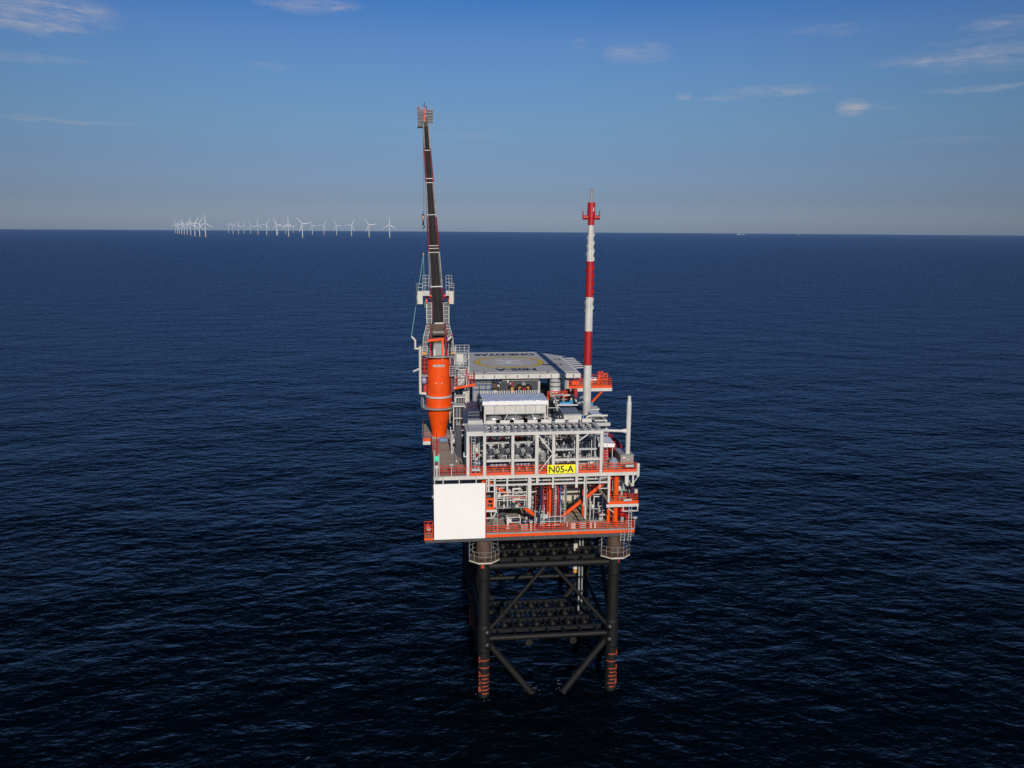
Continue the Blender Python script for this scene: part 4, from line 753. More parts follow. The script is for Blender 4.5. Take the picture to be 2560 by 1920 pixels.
# stair frames going up both sides and the service platforms
for s in (-1, 1):
    lo = (CU + s * 2.15, CV - .2, 41.1); mid = (CU + s * 2.05, CV + .4, 43.2); k1 = (CU + s * 1.5, CV + 1.0, 45.3); k2 = (CU + s * 1.45, CV + 1.6, 48.0)
    fr = part(K, 'stair_frame', GALV, lambda b: ([b.cyl(p, q, .055, 6) for p, q in ((lo, mid), (mid, k1), (k1, k2))], [b.cyl(tuple(Vector(p) - Vector((s * .65, 0, 0))), tuple(Vector(q) - Vector((s * .65, 0, 0))), .055, 6) for p, q in ((lo, mid), (mid, k1), (k1, k2))]))
    def steps(b):
        for p, q, n in ((lo, mid, 4), (mid, k1, 5), (k1, k2, 5)):
            for i in range(n + 1):
                a = Vector(p) + (Vector(q) - Vector(p)) * i / n; b.bar(a, a - Vector((s * .65, 0, 0)), .07, .07)
    part(K, 'stair_rung', STEEL, steps, fr)
    part(K, 'stair_mesh', MESH, lambda b: [b.add([p, q, tuple(Vector(q) - Vector((s * .65, 0, 0))), tuple(Vector(p) - Vector((s * .65, 0, 0)))], [(0, 1, 2, 3)]) for p, q in ((tuple(Vector(a) + Vector((0, .12, 0))), tuple(Vector(c) + Vector((0, .12, 0)))) for a, c in ((lo, mid), (mid, k1), (k1, k2)))], fr)
    a0 = CU + s * (2.05 if s < 0 else 1.55); a1 = CU + s * (2.75 if s < 0 else 2.15)
    sb = part(K, 'service_box', CREAM, lambda b: b.box(*sorted((a0, a1)), CV - .3, CV + .7, 48.0, 49.75))
    part(K, 'service_deck', STEEL, lambda b: b.box(*sorted((CU + s * 1.1, a1)), CV, CV + 1.5, 49.1, 49.75))
    part(K, 'railing', STEEL, lambda b: (rail(b, [(a1, CV + .7, 49.75), (a1, CV - .3, 49.75), (a0, CV - .3, 49.75)], 1.0, .035, .5, 2), rail(b, [(a1 + s * .15, CV + 1.5, 48.2), (a1 + s * .15, CV + 1.5, 50.6)], .1, .03), rail(b, [(CU + s * 1.2, CV + 1.5, 49.9), (CU + s * 2.0, CV + 1.5, 49.9)], 1.9, .03, .4, 4)))
    part(K, 'luffing_cylinder', RED, lambda b: (b.cyl((CU + s * .85, CV + .8, 49.0), (CU + s * 1.75, CV + .8, 49.0), .26, 12),))
    part(K, 'link_rod', WHITE, lambda b: b.cyl((CU + s * 1.55, CV + .6, 48.1), (CU + s * 1.5, CV + .4, 45.2), .07, 8))
    part(K, 'pulley', ORANGE, lambda b: b.cyl((CU + s * 1.45, CV + .6, 48.3), (CU + s * 1.65, CV + .6, 48.3), .33, 14))
# boom: four chords, lacing, dark walkway, in alternating colours
B0 = Vector((CU + .12, CV + 1.7, 44.9)); B1 = Vector((-6.02, 36, 75.2))
bd = (B1 - B0).normalized(); side = Vector((1, 0, 0)); side = (side - bd * side.dot(bd)).normalized(); nrm = side.cross(bd).normalized()
if nrm.y > 0: nrm = -nrm
BL = (B1 - B0).length
def bp_(t, a, n): # a: -1..1 across, n: 0..1 front to back
    hw = (0.98 - 0.62 * t); dep = 1.5 * (1 - .55 * t) * min(1, t * 5 + .25)
    return B0 + bd * (BL * t) + side * (a * hw) - nrm * (n * dep)
boom = thing('x', 'x', 'x', (CU, CV, ZU)) if False else None
cuts = [0, .163, .327, .49, .655, .825, 1.0]
for i in range(6):
    m = BRED if i % 2 == 0 else BWHITE
    t0, t1 = cuts[i], cuts[i + 1]
    def sec(b):
        for a in (-1, 1):
            for n in (0, 1): b.cyl(bp_(t0, a, n), bp_(t1, a, n), .085 if n == 0 else .065, 6)
            N = 5
            for k in range(N):
                s0 = t0 + (t1 - t0) * k / N; s1 = t0 + (t1 - t0) * (k + 1) / N
                b.cyl(bp_(s0, a, 0), bp_(s1, a, 1), .04, 5); b.cyl(bp_(s1, a, 1), bp_(s1, a, 0), .04, 5)
                if a > 0: b.cyl(bp_(s0, -1, 1), bp_(s1, 1, 1), .035, 5)
    bs = part(K, 'boom_section', m, sec)
    g0, g1 = (.012, .163) if i == 0 else (t0, min(t1, .985))
    part(K, 'boom_walkway', BLACK, lambda b: b.add([bp_(g0, -.72, -.03), bp_(g0, .72, -.03), bp_(g1, .72, -.03), bp_(g1, -.72, -.03)], [(0, 1, 2, 3)]), bs)
    part(K, 'walkway_rail', m, lambda b: [b.cyl(bp_(t0, a, n), bp_(t1, a, n), .03, 5) for a, n in ((-.78, -.12), (.78, -.12), (-1.02, -.45 if t0 > 0 else -.3), (-1.02, -.2))] + [b.cyl(bp_(t0 + (t1 - t0) * q / 8, -1.02, -.45), bp_(t0 + (t1 - t0) * q / 8, -1.02, 0), .022, 4) for q in range(8)], bs)
for t_, d_ in ((.327 * .5 * 2 * .99, .0), (.33, .012), (.335, .02), (.50, .0), (.655, .0), (.663, .012), (.815, 0)):
    part(K, 'boom_crossbar', WHITE, lambda b: b.bar(bp_(t_ + d_, -.9, -.12), bp_(t_ + d_, .9, -.12), .07, .09))
part(K, 'boom_crossbar', WHITE, lambda b: b.bar(bp_(.168, -.9, -.12), bp_(.168, .9, -.12), .1, .14))
part(K, 'boom_foot', CREAM, lambda b: (b.bar(bp_(.006, -.55, -.15), bp_(.006, .9, -.15), .2, .25)))
part(K, 'rope', WIRE, lambda b: (b.cyl(bp_(.0, .12, -.2), bp_(.99, .1, -.2), .018, 4)))
hd = Vector((-6.02, 36, 75.2))
tp = part(K, 'boom_head', RED, lambda b: (b.box(hd.x - .22, hd.x + .1, 35.3, 36.6, 74.0, 76.0), b.cyl((hd.x - .4, 36, 74.0), (hd.x + .4, 36, 74.0), .3, 10)))
part(K, 'head_platform', MESH, lambda b: (b.box(hd.x - 1.15, hd.x - .25, 35.2, 35.26, 73.3, 75.7), b.box(hd.x + .25, hd.x + 1.15, 35.2, 35.26, 73.8, 75.8), b.box(hd.x - 1.2, hd.x - .3, 34.9, 36.4, 73.2, 73.28), b.box(hd.x - 1.2, hd.x + 1.2, 35.2, 36.4, 75.2, 75.26)), tp)
part(K, 'head_railing', GREY, lambda b: ([b.box(hd.x - 1.18, hd.x - .3, 35.14, 35.18, z, z + .06) for z in (73.6, 74.1, 74.6, 75.1, 75.5)] + [b.box(hd.x + .3, hd.x + 1.18, 35.14, 35.18, z, z + .06) for z in (74.1, 74.5, 74.9, 75.3, 75.7)],
    rail(b, [(hd.x - 1.2, 35.2, 75.2), (hd.x - .3, 35.2, 75.2)], 1.0, .03, .45, 2), rail(b, [(hd.x + .25, 35.2, 75.2), (hd.x + 1.2, 35.2, 75.2)], 1.0, .03, .45, 2), b.bar((hd.x + .4, 35.3, 73.6), (hd.x + 1.45, 35.3, 73.6), .05), b.bar((hd.x - 1.5, 35.3, 73.7), (hd.x - .4, 35.3, 73.7), .05)), tp)
part(K, 'head_crossbar', BWHITE, lambda b: [b.bar((hd.x - .4, 35.0, z), (hd.x + .45, 35.0, z), .06) for z in (73.5, 73.8, 74.1)], tp)
part(K, 'aviation_light', RED, lambda b: b.lathe((hd.x - 1.0, 35.6, 75.3), [(.12, 0), (.14, .6), (.05, .9), (0, .95)], 10), tp)
part(K, 'anemometer', BLACK, lambda b: (b.cyl((hd.x - .1, 36, 76), (hd.x - .1, 36, 76.8), .035, 5), b.cyl((hd.x + .2, 36, 75.6), (hd.x + .2, 36, 76.3), .04, 5), b.ball((hd.x + .2, 36, 76.3), .1, 8, 5), b.bar((hd.x - .35, 36, 76.5), (hd.x + .1, 36, 76.5), .04), b.ball((hd.x - .1, 36, 76.85), .08, 8, 5), b.ball((hd.x - .35, 36, 76.5), .08, 8, 5)), tp)
# hook block hanging from the boom head
hk = thing('hook_block', 'black and yellow hook block hanging on its wire left of the crane boom', 'hook', (-6.5, 34.5, 58.8))
part(hk, 'wire', WIRE, lambda b: b.cyl((-6.42, 34.6, 60.5), (-6.35, 34.6, 74.0), .03, 5))
part(hk, 'block', BLACK, lambda b: (b.box(-6.72, -6.35, 34.4, 34.7, 59.4, 60.3), b.cyl((-6.53, 34.55, 58.6), (-6.53, 34.55, 59.3), .14, 8)))
part(hk, 'band', AMBER, lambda b: b.box(-6.64, -6.44, 34.36, 34.39, 59.5, 60.1))
part(hk, 'cap', BLUE, lambda b: b.box(-6.62, -6.45, 34.45, 34.65, 60.3, 60.75))
part(hk, 'hook', BLACK, lambda b: b.torus((-6.53, 34.55, 58.4), .2, .06, 'v', 12, 6, -2.6, 1.4))
sl_ = thing('sling_rope', 'pair of light green tag ropes spread from the hook wire down to the crane', 'rope', (-6.9, 28, 44))
part(sl_, 'strand', ROPE, lambda b: b.cyl((-6.6, 32, 54.2), (-8.5, 18, 43.6), .035, 5))
part(sl_, 'strand', ROPE, lambda b: b.cyl((-6.6, 32, 54.2), (-6.6, 19, 47.4), .035, 5))
part(sl_, 'wire', WIRE, lambda b: b.cyl((-6.6, 32, 54.2), (-6.53, 34.5, 58.4), .02, 4))
part(sl_, 'link', AMBER, lambda b: b.ball((-6.6, 32, 54.3), .14, 8, 6, 1.5))

# ------------------------------------------------------------------ vent mast
MU, MV = 14.85, 11.6
Mx = thing('vent_mast', 'tall red and white banded vent stack with red cross arm on top', 'vent stack', (MU, MV, ZU))
mc = (MU, MV, 0)
segs = [(ZU, 35.55, .56, .54, STEEL), (35.55, 40.35, .54, .53, WHITE), (40.35, 44.9, .53, .52, RED), (44.9, 49.4, .52, .50, WHITE), (49.4, 54.05, .50, .49, RED), (54.05, 58.7, .48, .36, WHITE)]
for z0, z1, ra, rb, m in segs:
    sg = part(Mx, 'mast_section', m, lambda b: b.lathe(mc, [(ra, z0), (rb, z1)], 24))
    part(Mx, 'seam', DARK, lambda b: b.cyl((MU + .06, MV - ra - .002, z0), (MU + .06, MV - rb - .002, z1), .018, 4), sg)
for z0, z1, m in ((49.0, 54.0, RED), (54.1, 58.0, WHITE), (47.2, 49.3, WHITE)):
    def hel(b):
        n = int((z1 - z0) * 8)
        for ph in (0, 2 * math.pi / 3, 4 * math.pi / 3):
            vs = []; fs = []
            for i in range(n + 1):
                z = z0 + (z1 - z0) * i / n; a = ph + z * 2.0; r = (.51 if z < 54 else .49 - (z - 54) * .026); 
                for rr in (r - .05, r + .085): vs.append((MU + rr * math.cos(a), MV + rr * math.sin(a), z))
            for i in range(n): fs.append((2 * i, 2 * i + 1, 2 * i + 3, 2 * i + 2))
            b.add(vs, fs)
    part(Mx, 'helical_strake', m, hel)
part(Mx, 'head', RED, lambda b: (b.lathe(mc, [(.42, 58.7), (.42, 59.6), (.52, 59.65), (.50, 61.5), (.45, 61.55), (.42, 61.2)], 20)))
part(Mx, 'cross_arm', RED, lambda b: (b.cyl((MU - 1.05, MV, 59.65), (MU + 1.1, MV, 59.65), .28, 12), b.cyl((MU - 1.08, MV, 59.35), (MU - 1.08, MV, 60.5), .08, 6), b.cyl((MU + 1.1, MV, 59.35), (MU + 1.1, MV, 60.5), .08, 6)))
part(Mx, 'head_band', WHITE, lambda b: b.lathe(mc, [(.53, 60.4), (.53, 60.9)], 3, a0=-1.35, a1=-1.05))
part(Mx, 'nozzle', GALV, lambda b: (b.cyl((MU - .1, MV, 61.2), (MU - .06, MV, 63.0), .14, 10), b.cyl((MU + .17, MV, 61.2), (MU + .15, MV, 63.1), .09, 8), b.lathe((MU, MV, 63.0), [(.1, 0), (.2, .1), (.2, .3), (0, .35)], 10)))
part(Mx, 'side_nozzle', GREY, lambda b: (b.cyl((MU - .5, MV - .2, 36.0), (MU - 1.05, MV - .2, 35.9), .13, 8), b.cyl((MU - .5, MV - .2, 35.3), (MU - 1.3, MV - .2, 35.2), .16, 8), b.ball((MU - .75, MV - .4, 36.1), .16), b.ball((MU - .75, MV - .4, 35.35), .16)))
part(Mx, 'base_plate', STEEL, lambda b: b.lathe(mc, [(.9, ZU + .005), (.9, ZU + .12), (.5, ZU + .12)], 20))

# ------------------------------------------------------------------ plain white vent pipe at right
t = thing('vent_pipe', 'plain white vent pipe with a narrowed tip right of the open frame', 'vent pipe', (17.6, .5, 29.4))
part(t, 'pipe', WHITE, lambda b: b.lathe((17.7, .3, 0), [(.29, ZU), (.29, 37.4), (.22, 37.8), (.2, 38.35), (0, 38.35)], 20))
part(t, 'collar', WHITE, lambda b: (b.lathe((17.7, .3, 0), [(.32, 34.9), (.32, 35.05)], 20), b.cyl((16.9, .3, 34.0), (17.42, .3, 34.0), .2, 14, .3)))
part(t, 'strut', WHITE, lambda b: b.cyl((14.1, .3, 34.15), (16.9, .3, 34.0), .17, 14))

# ------------------------------------------------------------------ air cooler
A = thing('air_cooler', 'big pale air cooler box under a silver sheet cover on the upper deck', 'air cooler', (5, 12, 31))
x0, x1 = .85, 9.05
part(A, 'housing', WHITE, lambda b: (b.box(x0, x1, 10, 14.3, 34.28, 35.45)))
for i in range(7): part(A, 'housing_rib', GREY, lambda b: b.box(x0 + (x1 - x0) / 6 * i - .035, x0 + (x1 - x0) / 6 * i + .035, 9.94, 10, 34.25, 35.4))
part(A, 'housing_trim', STEEL, lambda b: (b.box(x0 - .05, x1 + .05, 9.93, 10, 34.18, 34.32), b.box(x0 - .05, x1 + .05, 9.9, 9.94, 34.24, 34.28)))
def cover(b):
    n = 24; g = random.Random(3)
    prof = [(9.78, 35.42), (9.8, 35.75), (9.95, 35.98), (11.0, 36.06), (12.4, 36.05), (13.6, 36.1), (14.6, 36.0), (14.7, 35.5)]
    vs = []
    for i in range(n + 1):
        u = x0 - .22 + (x1 - x0 + .4) * i / n
        for k, (v, z) in enumerate(prof): vs.append((u, v + g.uniform(-.02, .02), z + g.uniform(-.035, .035)))
    m = len(prof); b.add(vs, [(i * m + k, (i + 1) * m + k, (i + 1) * m + k + 1, i * m + k + 1) for i in range(n) for k in range(m - 1)], False)
part(A, 'cover_sheet', SILVER, cover)
part(A, 'cover_lip', PURE, lambda b: (b.box(x0 - .24, x1 + .2, 9.74, 9.78, 35.5, 35.93),))
for i in range(3):
    u = 2.25 + i * 2.72
    fb = part(A, 'fan_bell', GALV, lambda b: b.lathe((u, 12, 0), [(1.36, 34.15), (1.32, 33.9), (1.18, 33.45), (1.24, 33.25), (1.2, 33.2)], 28))
    part(A, 'fan_hub', DARK, lambda b: (b.cyl((u, 12, 33.1), (u, 12, 33.5), .3, 12), b.bar((u - 1.15, 12, 33.3), (u + 1.15, 12, 33.3), .22, .04), b.bar((u, 10.85, 33.34), (u, 13.15, 33.34), .22, .04)), fb)
for u in (x0 + .1, x1 - .1, 5):
    for v in (10.15, 14.1): part(A, 'leg', WHITE if v < 12 and u != 5 else GREY, lambda b: b.bar((u, v, 31.0), (u, v, 34.2), .24 if u != 5 else .1))
part(A, 'diagonal_brace', STEEL, lambda b: (b.bar((3.0, 10, 32.5), (3.9, 10, 34.1), .12), b.bar((7.2, 10, 34.1), (7.9, 10, 32.4), .12)))
part(A, 'bottom_beam', WHITE, lambda b: (b.box(-2, x1 + .2, 9.9, 10.1, 32.8, 33.0),))
part(A, 'louvre', WHITE, lambda b: [b.add([(x0 - .05 + .33 * i, 16.6, 36.05), (x0 + .15 + .33 * i, 16.6, 36.05), (x0 + .12 + .33 * i, 15.9, 35.72), (x0 - .08 + .33 * i, 15.9, 35.72)], [(0, 1, 2, 3)]) for i in range(25)])
part(A, 'louvre_frame', DARK, lambda b: (b.box(x0 - .3, 9.0, 15.2, 17.2, 35.2, 35.6), b.box(x0 - .5, x0 - .3, 10, 16.5, 34.6, 35.4)))
T_('cooler_platform', GREY, lambda b: b.box(-.5, 10, 9.9, 17, 30.85, 30.98))
T_('column', STEEL, lambda b: [b.bar((u, v, ZU), (u, v, 30.85), .3) for u in (-.3, 4.8, 9.8) for v in (10.1, 16.5)])
# navy shaded pipes and grilles at the left of the cooler
t = thing('cooling_coil', 'navy and dark finned pipe coil standing left of the air cooler', 'pipe coil', (-.9, 12, ZU))
part(t, 'casing', NAVY, lambda b: b.box(-1.9, .3, 11, 16, 31.0, 34.6))
part(t, 'fin', GREY, lambda b: [b.box(-1.2, .3, 10.9, 11.0, z, z + .05) for z in (32.7, 33.05, 33.4, 33.9, 34.3)])
part(t, 'pipe', RED, lambda b: b.pipe([(-.8, 10.6, 32.2), (-.8, 10.6, 33.0), (-.5, 10.6, 33.0)], .12, 8))
# left-hand equipment frames between crane and cooler
for (u0, u1, v, z0, z1, lab) in ((-3.05, -1.5, 12.5, 33.2, 34.8, 'white frame box over pipes just right of the orange crane cone'), (-2.6, -1.2, 15.5, 34.2, 35.4, 'white framed pump box behind the crane cone'), (-3.0, -2.4, 6.5, 30.2, 33.6, 'narrow dark panel left of the open steel frame')):
    t = thing('equipment_stack', lab, 'equipment stack', ((u0 + u1) / 2, v, z0), 'framed units beside the crane')
    part(t, 'frame', WHITE if v > 7 else DARK, lambda b: [b.bar(p, q, .13) for p, q in (((u0, v, z0), (u1, v, z0)), ((u0, v, z1), (u1, v, z1)), ((u0, v, z0), (u0, v, z1)), ((u1, v, z0), (u1, v, z1)), ((u0, v + 1.2, z1), (u1, v + 1.2, z1)))] + [b.bar((u, v, ZU), (u, v, z0), .13) for u in (u0, u1)])
    part(t, 'top_plate', STEEL, lambda b: b.box(u0, u1, v + .1, v + 1.5, z1 + .07, z1 + .12))
    part(t, 'pipe', GREY, lambda b: [b.cyl((u0 + (u1 - u0) * k, v + .4, z0 - 1), (u0 + (u1 - u0) * k, v + .4, z1 - .1), .09, 8) for k in (.3, .55, .8)])
    part(t, 'casing', DARK, lambda b: b.box(u0 + .1, u1 - .1, v + (.7 if v > 7 else .05), v + 1.3, z0 if v > 7 else ZU + .02, z1 - .1))
skid(-3.6, -1.4, 8.5, 10.5, ZU, 3.2, 'grey pipework skid between the crane foot and the frame', 21, n=14)
skid(-3.4, -1.6, 17.5, 19.5, ZU + 2, 3.0, 'dark pipework skid right behind the crane column', 22, n=12)
skid(9.6, 11.3, 12.5, 15.5, ZU + 1.5, 3.6, 'dark pipework skid behind the right end of the air cooler', 23, n=14, dark=NAVY)
skid(9.4, 10.4, 6.0, 8.0, ZU + 1, 3.6, 'grey pipework skid below the right end of the air cooler', 24, n=12)
skid(11.4, 13.2, 19.5, 21, ZU + 3, 2.4, 'dark blue pipework skid under the helideck edge', 25, n=10, dark=NAVY)
skid(16.2, 17.9, 12, 16, ZU, 2.2, 'grey pipework skid at the right edge behind the red lifeboat', 26, n=12)
single('pipe_run', 'long pale pipe on the deck right of the crane foot', 'pipe', (-2.6, 8, ZU), STEEL, lambda b: b.pipe([(-3.1, 4.0, ZU + .3), (-3.0, 12, ZU + .3), (-3.0, 12, ZU + 1.5)], .14, 8))

# ------------------------------------------------------------------ units under and in front of the helideck
t = thing('deck_house', 'dark grey deck house with ridged front under the helideck', 'deck house', (8, 30, ZU))
part(t, 'wall', DARK, lambda b: b.box(5.2, 10.75, 28.9, 33, ZU + .02, 35.35))
part(t, 'wall_rib', DARK, lambda b: [b.box(5.3 + .45 * i, 5.45 + .45 * i, 28.84, 28.9, ZU + .1, 35.2) for i in range(12)])
part(t, 'roof_edge', GREY, lambda b: b.box(5.15, 10.8, 28.8, 28.86, 35.2, 35.4))
part(t, 'wall_box', WHITE, lambda b: b.box(5.9, 6.15, 28.75, 28.83, 34.9, 35.3))
t = thing('generator', 'black and yellow engine unit in front of the dark deck house', 'engine', (8.2, 26.5, 33))
part(t, 'engine_block', BLACK, lambda b: (b.box(7.3, 9.2, 26.6, 27.4, 33.6, 34.9), b.box(7.0, 9.5, 26.7, 27.3, 34.1, 34.6)))
part(t, 'panel', AMBER, lambda b: (b.box(7.4, 7.8, 26.54, 26.59, 34.45, 34.65), b.box(8.65, 9.05, 26.54, 26.59, 34.45, 34.65), b.box(7.4, 7.6, 26.54, 26.59, 34.2, 34.35), b.box(8.85, 9.05, 26.54, 26.59, 34.2, 34.35)))
part(t, 'air_filter', GREY, lambda b: (b.box(7.9, 8.5, 26.5, 27.1, 34.9, 35.2), b.cyl((8.2, 26.8, 34.6), (8.2, 26.8, 35.4), .15, 10)))
part(t, 'hose', RED, lambda b: (b.cyl((8.25, 26.5, 34.1), (8.25, 26.5, 34.5), .22, 10)))
t = thing('fire_station', 'red hose reel with an amber box beside the black engine unit', 'hose reel', (6.4, 27, 33.5))
part(t, 'reel', RED, lambda b: b.torus((6.45, 27, 35.0), .22, .1, 'v', 14, 6))
part(t, 'lamp', WHITE, lambda b: b.ball((6.2, 26.9, 35.1), .13))
part(t, 'box', AMBER, lambda b: b.box(6.3, 6.65, 26.9, 27.2, 33.3, 34.5))
T_('unit_plinth', DECKD, lambda b: (b.box(6.0, 9.6, 26.3, 27.6, 32.33, 33.3)))
t = thing('shipping_container', 'blue framed container with pale doors at the left under the helideck', 'container', (1.9, 28, 32.4))
part(t, 'body', GREY, lambda b: b.box(.55, 3.25, 27.2, 29.6, 32.45, 34.9))
part(t, 'frame', mat('container_blue', (.05,.085,.20), .5), lambda b: [b.bar(p, q, .16) for p, q in (((.5, 27.15, 32.4), (3.3, 27.15, 32.4)), ((.5, 27.15, 34.95), (3.3, 27.15, 34.95)), ((.5, 27.15, 32.4), (.5, 27.15, 35)), ((3.3, 27.15, 32.4), (3.3, 27.15, 35)), ((2.6, 27.15, 32.4), (3.2, 27.15, 34.5)), ((1.5, 27.15, 32.4), (1.5, 27.15, 35)), ((2.5, 27.15, 32.4), (2.5, 27.15, 35)), ((.5, 27.15, 34.2), (3.3, 27.15, 34.2)))])
part(t, 'roof', GREY, lambda b: b.box(.45, 3.35, 27.2, 29.7, 35.03, 35.15))
t = thing('storage_rack', 'dark rack with brown and tan goods right of the blue container', 'rack', (4.2, 28, 32.4))
part(t, 'frame', DARK, lambda b: [b.bar((u, 28.2, 32.4), (u, 28.2, 35.3), .12) for u in (3.5, 4.3, 5.0)] + [b.bar((3.5, 28.2, z), (5.0, 28.2, z), .1) for z in (33.2, 34.2, 35.2)])
part(t, 'crate', BROWN, lambda b: (b.box(3.6, 4.2, 28.3, 29, 34.25, 34.9), b.box(4.4, 4.95, 28.3, 29, 33.25, 33.8)))
part(t, 'bag', CREAM, lambda b: (b.ball((4.0, 28.4, 33.6), .38, 12, 7, .8), b.ball((4.5, 28.5, 34.5), .3, 12, 7, .7)))
t = thing('storage_tank', 'grey banded upright tank under the right front edge of the helideck', 'tank', (13.2, 27.5, 32.4))
part(t, 'shell', STEEL, lambda b: b.lathe((13.25, 27.9, 0), [(.88, 32.4), (.88, 35.3), (.3, 35.6), (0, 35.6)], 24))
part(t, 'band', DARK, lambda b: [b.lathe((13.25, 27.9, 0), [(.91, z), (.91, z + .16)], 24) for z in (33.6, 34.4, 35.1)])
t = thing('rescue_boat', 'small red rescue craft with white canopy in a red railed cradle', 'rescue boat', (12.7, 22, 33.6))
part(t, 'hull', RED, lambda b: b.prism([(11.4, 22.6), (11.9, 22.1), (14.2, 22.1), (14.9, 22.6), (14.2, 23.3), (11.9, 23.3)], 33.75, 34.35))
part(t, 'canopy', PURE, lambda b: (b.ball((12.35, 22.5, 34.6), .5, 14, 8, .75), b.ball((11.8, 22.5, 34.45), .35, 12, 7, .7)))
part(t, 'seat_box', AMBER, lambda b: b.box(12.1, 12.7, 21.95, 22.08, 33.85, 34.3))
part(t, 'cradle', ORAIL, lambda b: (rail(b, [(11.1, 21.8, 33.7), (15.2, 21.8, 33.7)], 1.1, .05, .55, 4), b.box(11.1, 15.2, 21.7, 21.78, 33.62, 33.85)))
part(t, 'davit_post', RED, lambda b: (b.box(14.8, 15.6, 22.0, 22.8, 33.6, 35.0), b.box(13.9, 14.7, 22.9, 23.2, 34.3, 34.9)))
part(t, 'platform', GREY, lambda b: b.box(11.0, 15.6, 21.8, 23.9, 33.5, 33.6))
T_('column', WHITE, lambda b: [b.bar((u, v, ZU), (u, v, 33.5), .2) for u in (11.2, 15.4) for v in (22, 23.7)])
t = thing('drum_frame', 'white open frame holding two light blue drums in front of the rescue craft', 'drum frame', (13, 16, 33.3))
part(t, 'frame', WHITE, lambda b: [b.bar(p, q, .2) for p, q in (((11.4, 14.6, 34.3), (15.2, 14.6, 34.3)), ((11.6, 20, 34.6), (14.4, 20, 34.6)), ((11.4, 14.6, 34.3), (11.6, 20, 34.6)), ((15.2, 14.6, 34.3), (14.4, 20, 34.6)), ((11.3, 14.5, ZU), (11.3, 14.5, 34.3)), ((13.9, 17.8, 33.6), (13.9, 17.8, 34.6)))])
part(t, 'drum', SKYB, lambda b: (b.cyl((11.9, 16, 34.1), (13.3, 16, 34.1), .32, 16),))
part(t, 'drum', SKYB, lambda b: b.cyl((13.6, 16.4, 33.8), (13.6, 16.4, 34.5), .28, 14))
part(t, 'floor', DECKD, lambda b: b.box(11.4, 15.0, 14.6, 20, 33.5, 33.58))
t = thing('cooling_unit', 'boxy ventilation unit with slatted top right of the air cooler', 'ventilation unit', (12, 8, 33))
part(t, 'housing', WHITE, lambda b: b.box(11.0, 13.3, 7.4, 11.4, 33.85, 34.55))
part(t, 'top_slat', GALV, lambda b: [b.box(11.0 + .26 * i, 11.0 + .26 * i + (.17 if i % 3 else .2), 7.45, 11.4, 34.56, 34.62) for i in range(9)])
part(t, 'grille', DARK, lambda b: b.box(11.0, 13.3, 7.42, 11.4, 34.552, 34.556))
part(t, 'fan_ring', STEEL, lambda b: b.lathe((12.15, 8.7, 0), [(.85, 33.8), (.8, 33.35), (.9, 33.2)], 24))
part(t, 'leg', STEEL, lambda b: [b.bar((u, v, ZU), (u, v, 33.85), .14) for u in (11.1, 13.2) for v in (7.5, 11.2)])
part(t, 'trim', STEEL, lambda b: b.box(10.95, 13.35, 7.34, 7.39, 34.4, 34.55))
single('hose', 'bright blue hanging hose left of the banded vent stack', 'hose', (13.8, 8, 32.8), SKYB, lambda b: b.pipe([(13.55, 8.4, 34.3), (13.75, 8.4, 34.1), (13.75, 8.4, 32.6)], .1, 8))
t = thing('pipe_hoop', 'pale curved pipe hoop at the foot of the banded vent stack', 'pipe', (14.2, 5, 33))
part(t, 'pipe', CREAM, lambda b: b.pipe([(13.6, 6, 32.6), (13.6, 6, 34.2), (13.75, 6, 34.5), (14.1, 6, 34.65), (16.4, 6, 34.65)], .14, 10))
t = thing('grey_hopper', 'dark grey hopper in a white frame at the right rear of the module roof', 'hopper', (15.7, 4, 33))
part(t, 'frame', WHITE, lambda b: [b.bar(p, q, .18) for p, q in (((14.4, 4.0, 34.5), (15.8, 4.0, 34.5)), ((15.8, 4, 33), (15.8, 4, 34.5)), ((14.4, 4, 34.5), (14.0, 7, 34.5)), ((15.8, 4, 34.5), (15.6, 7, 34.5)))])
part(t, 'hopper', DARK, lambda b: b.prism([(14.6, 4.2), (15.7, 4.2), (15.6, 6.6), (14.4, 6.6)], 32.9, 34.35))
part(t, 'lid', SILVER, lambda b: b.prism([(14.5, 6.7), (15.8, 6.7), (15.5, 8.6), (14.4, 8.6)], 34.3, 34.7))
for i, (u, v, z) in enumerate(((15.9, 12.5, 34.0), (15.9, 15.0, 33.5))):
    t = thing('stair_unit', ('grey stepped enclosure right of the vent stack, nearer one', 'grey stepped enclosure right of the vent stack, farther one')[i], 'enclosure', (u, v, z), 'stepped enclosures right of the vent stack')
    part(t, 'body', GREY, lambda b: b.box(u - .5, u + .8, v, v + 1.8, ZU + .02, z))
    part(t, 'lid', WHITE, lambda b: b.box(u - .55, u + .9, v - .1, v + 1.9, z, z + .15))
    part(t, 'vent', DARK, lambda b: b.box(u - .3, u + .6, v - .02, v, z - .6, z - .2))

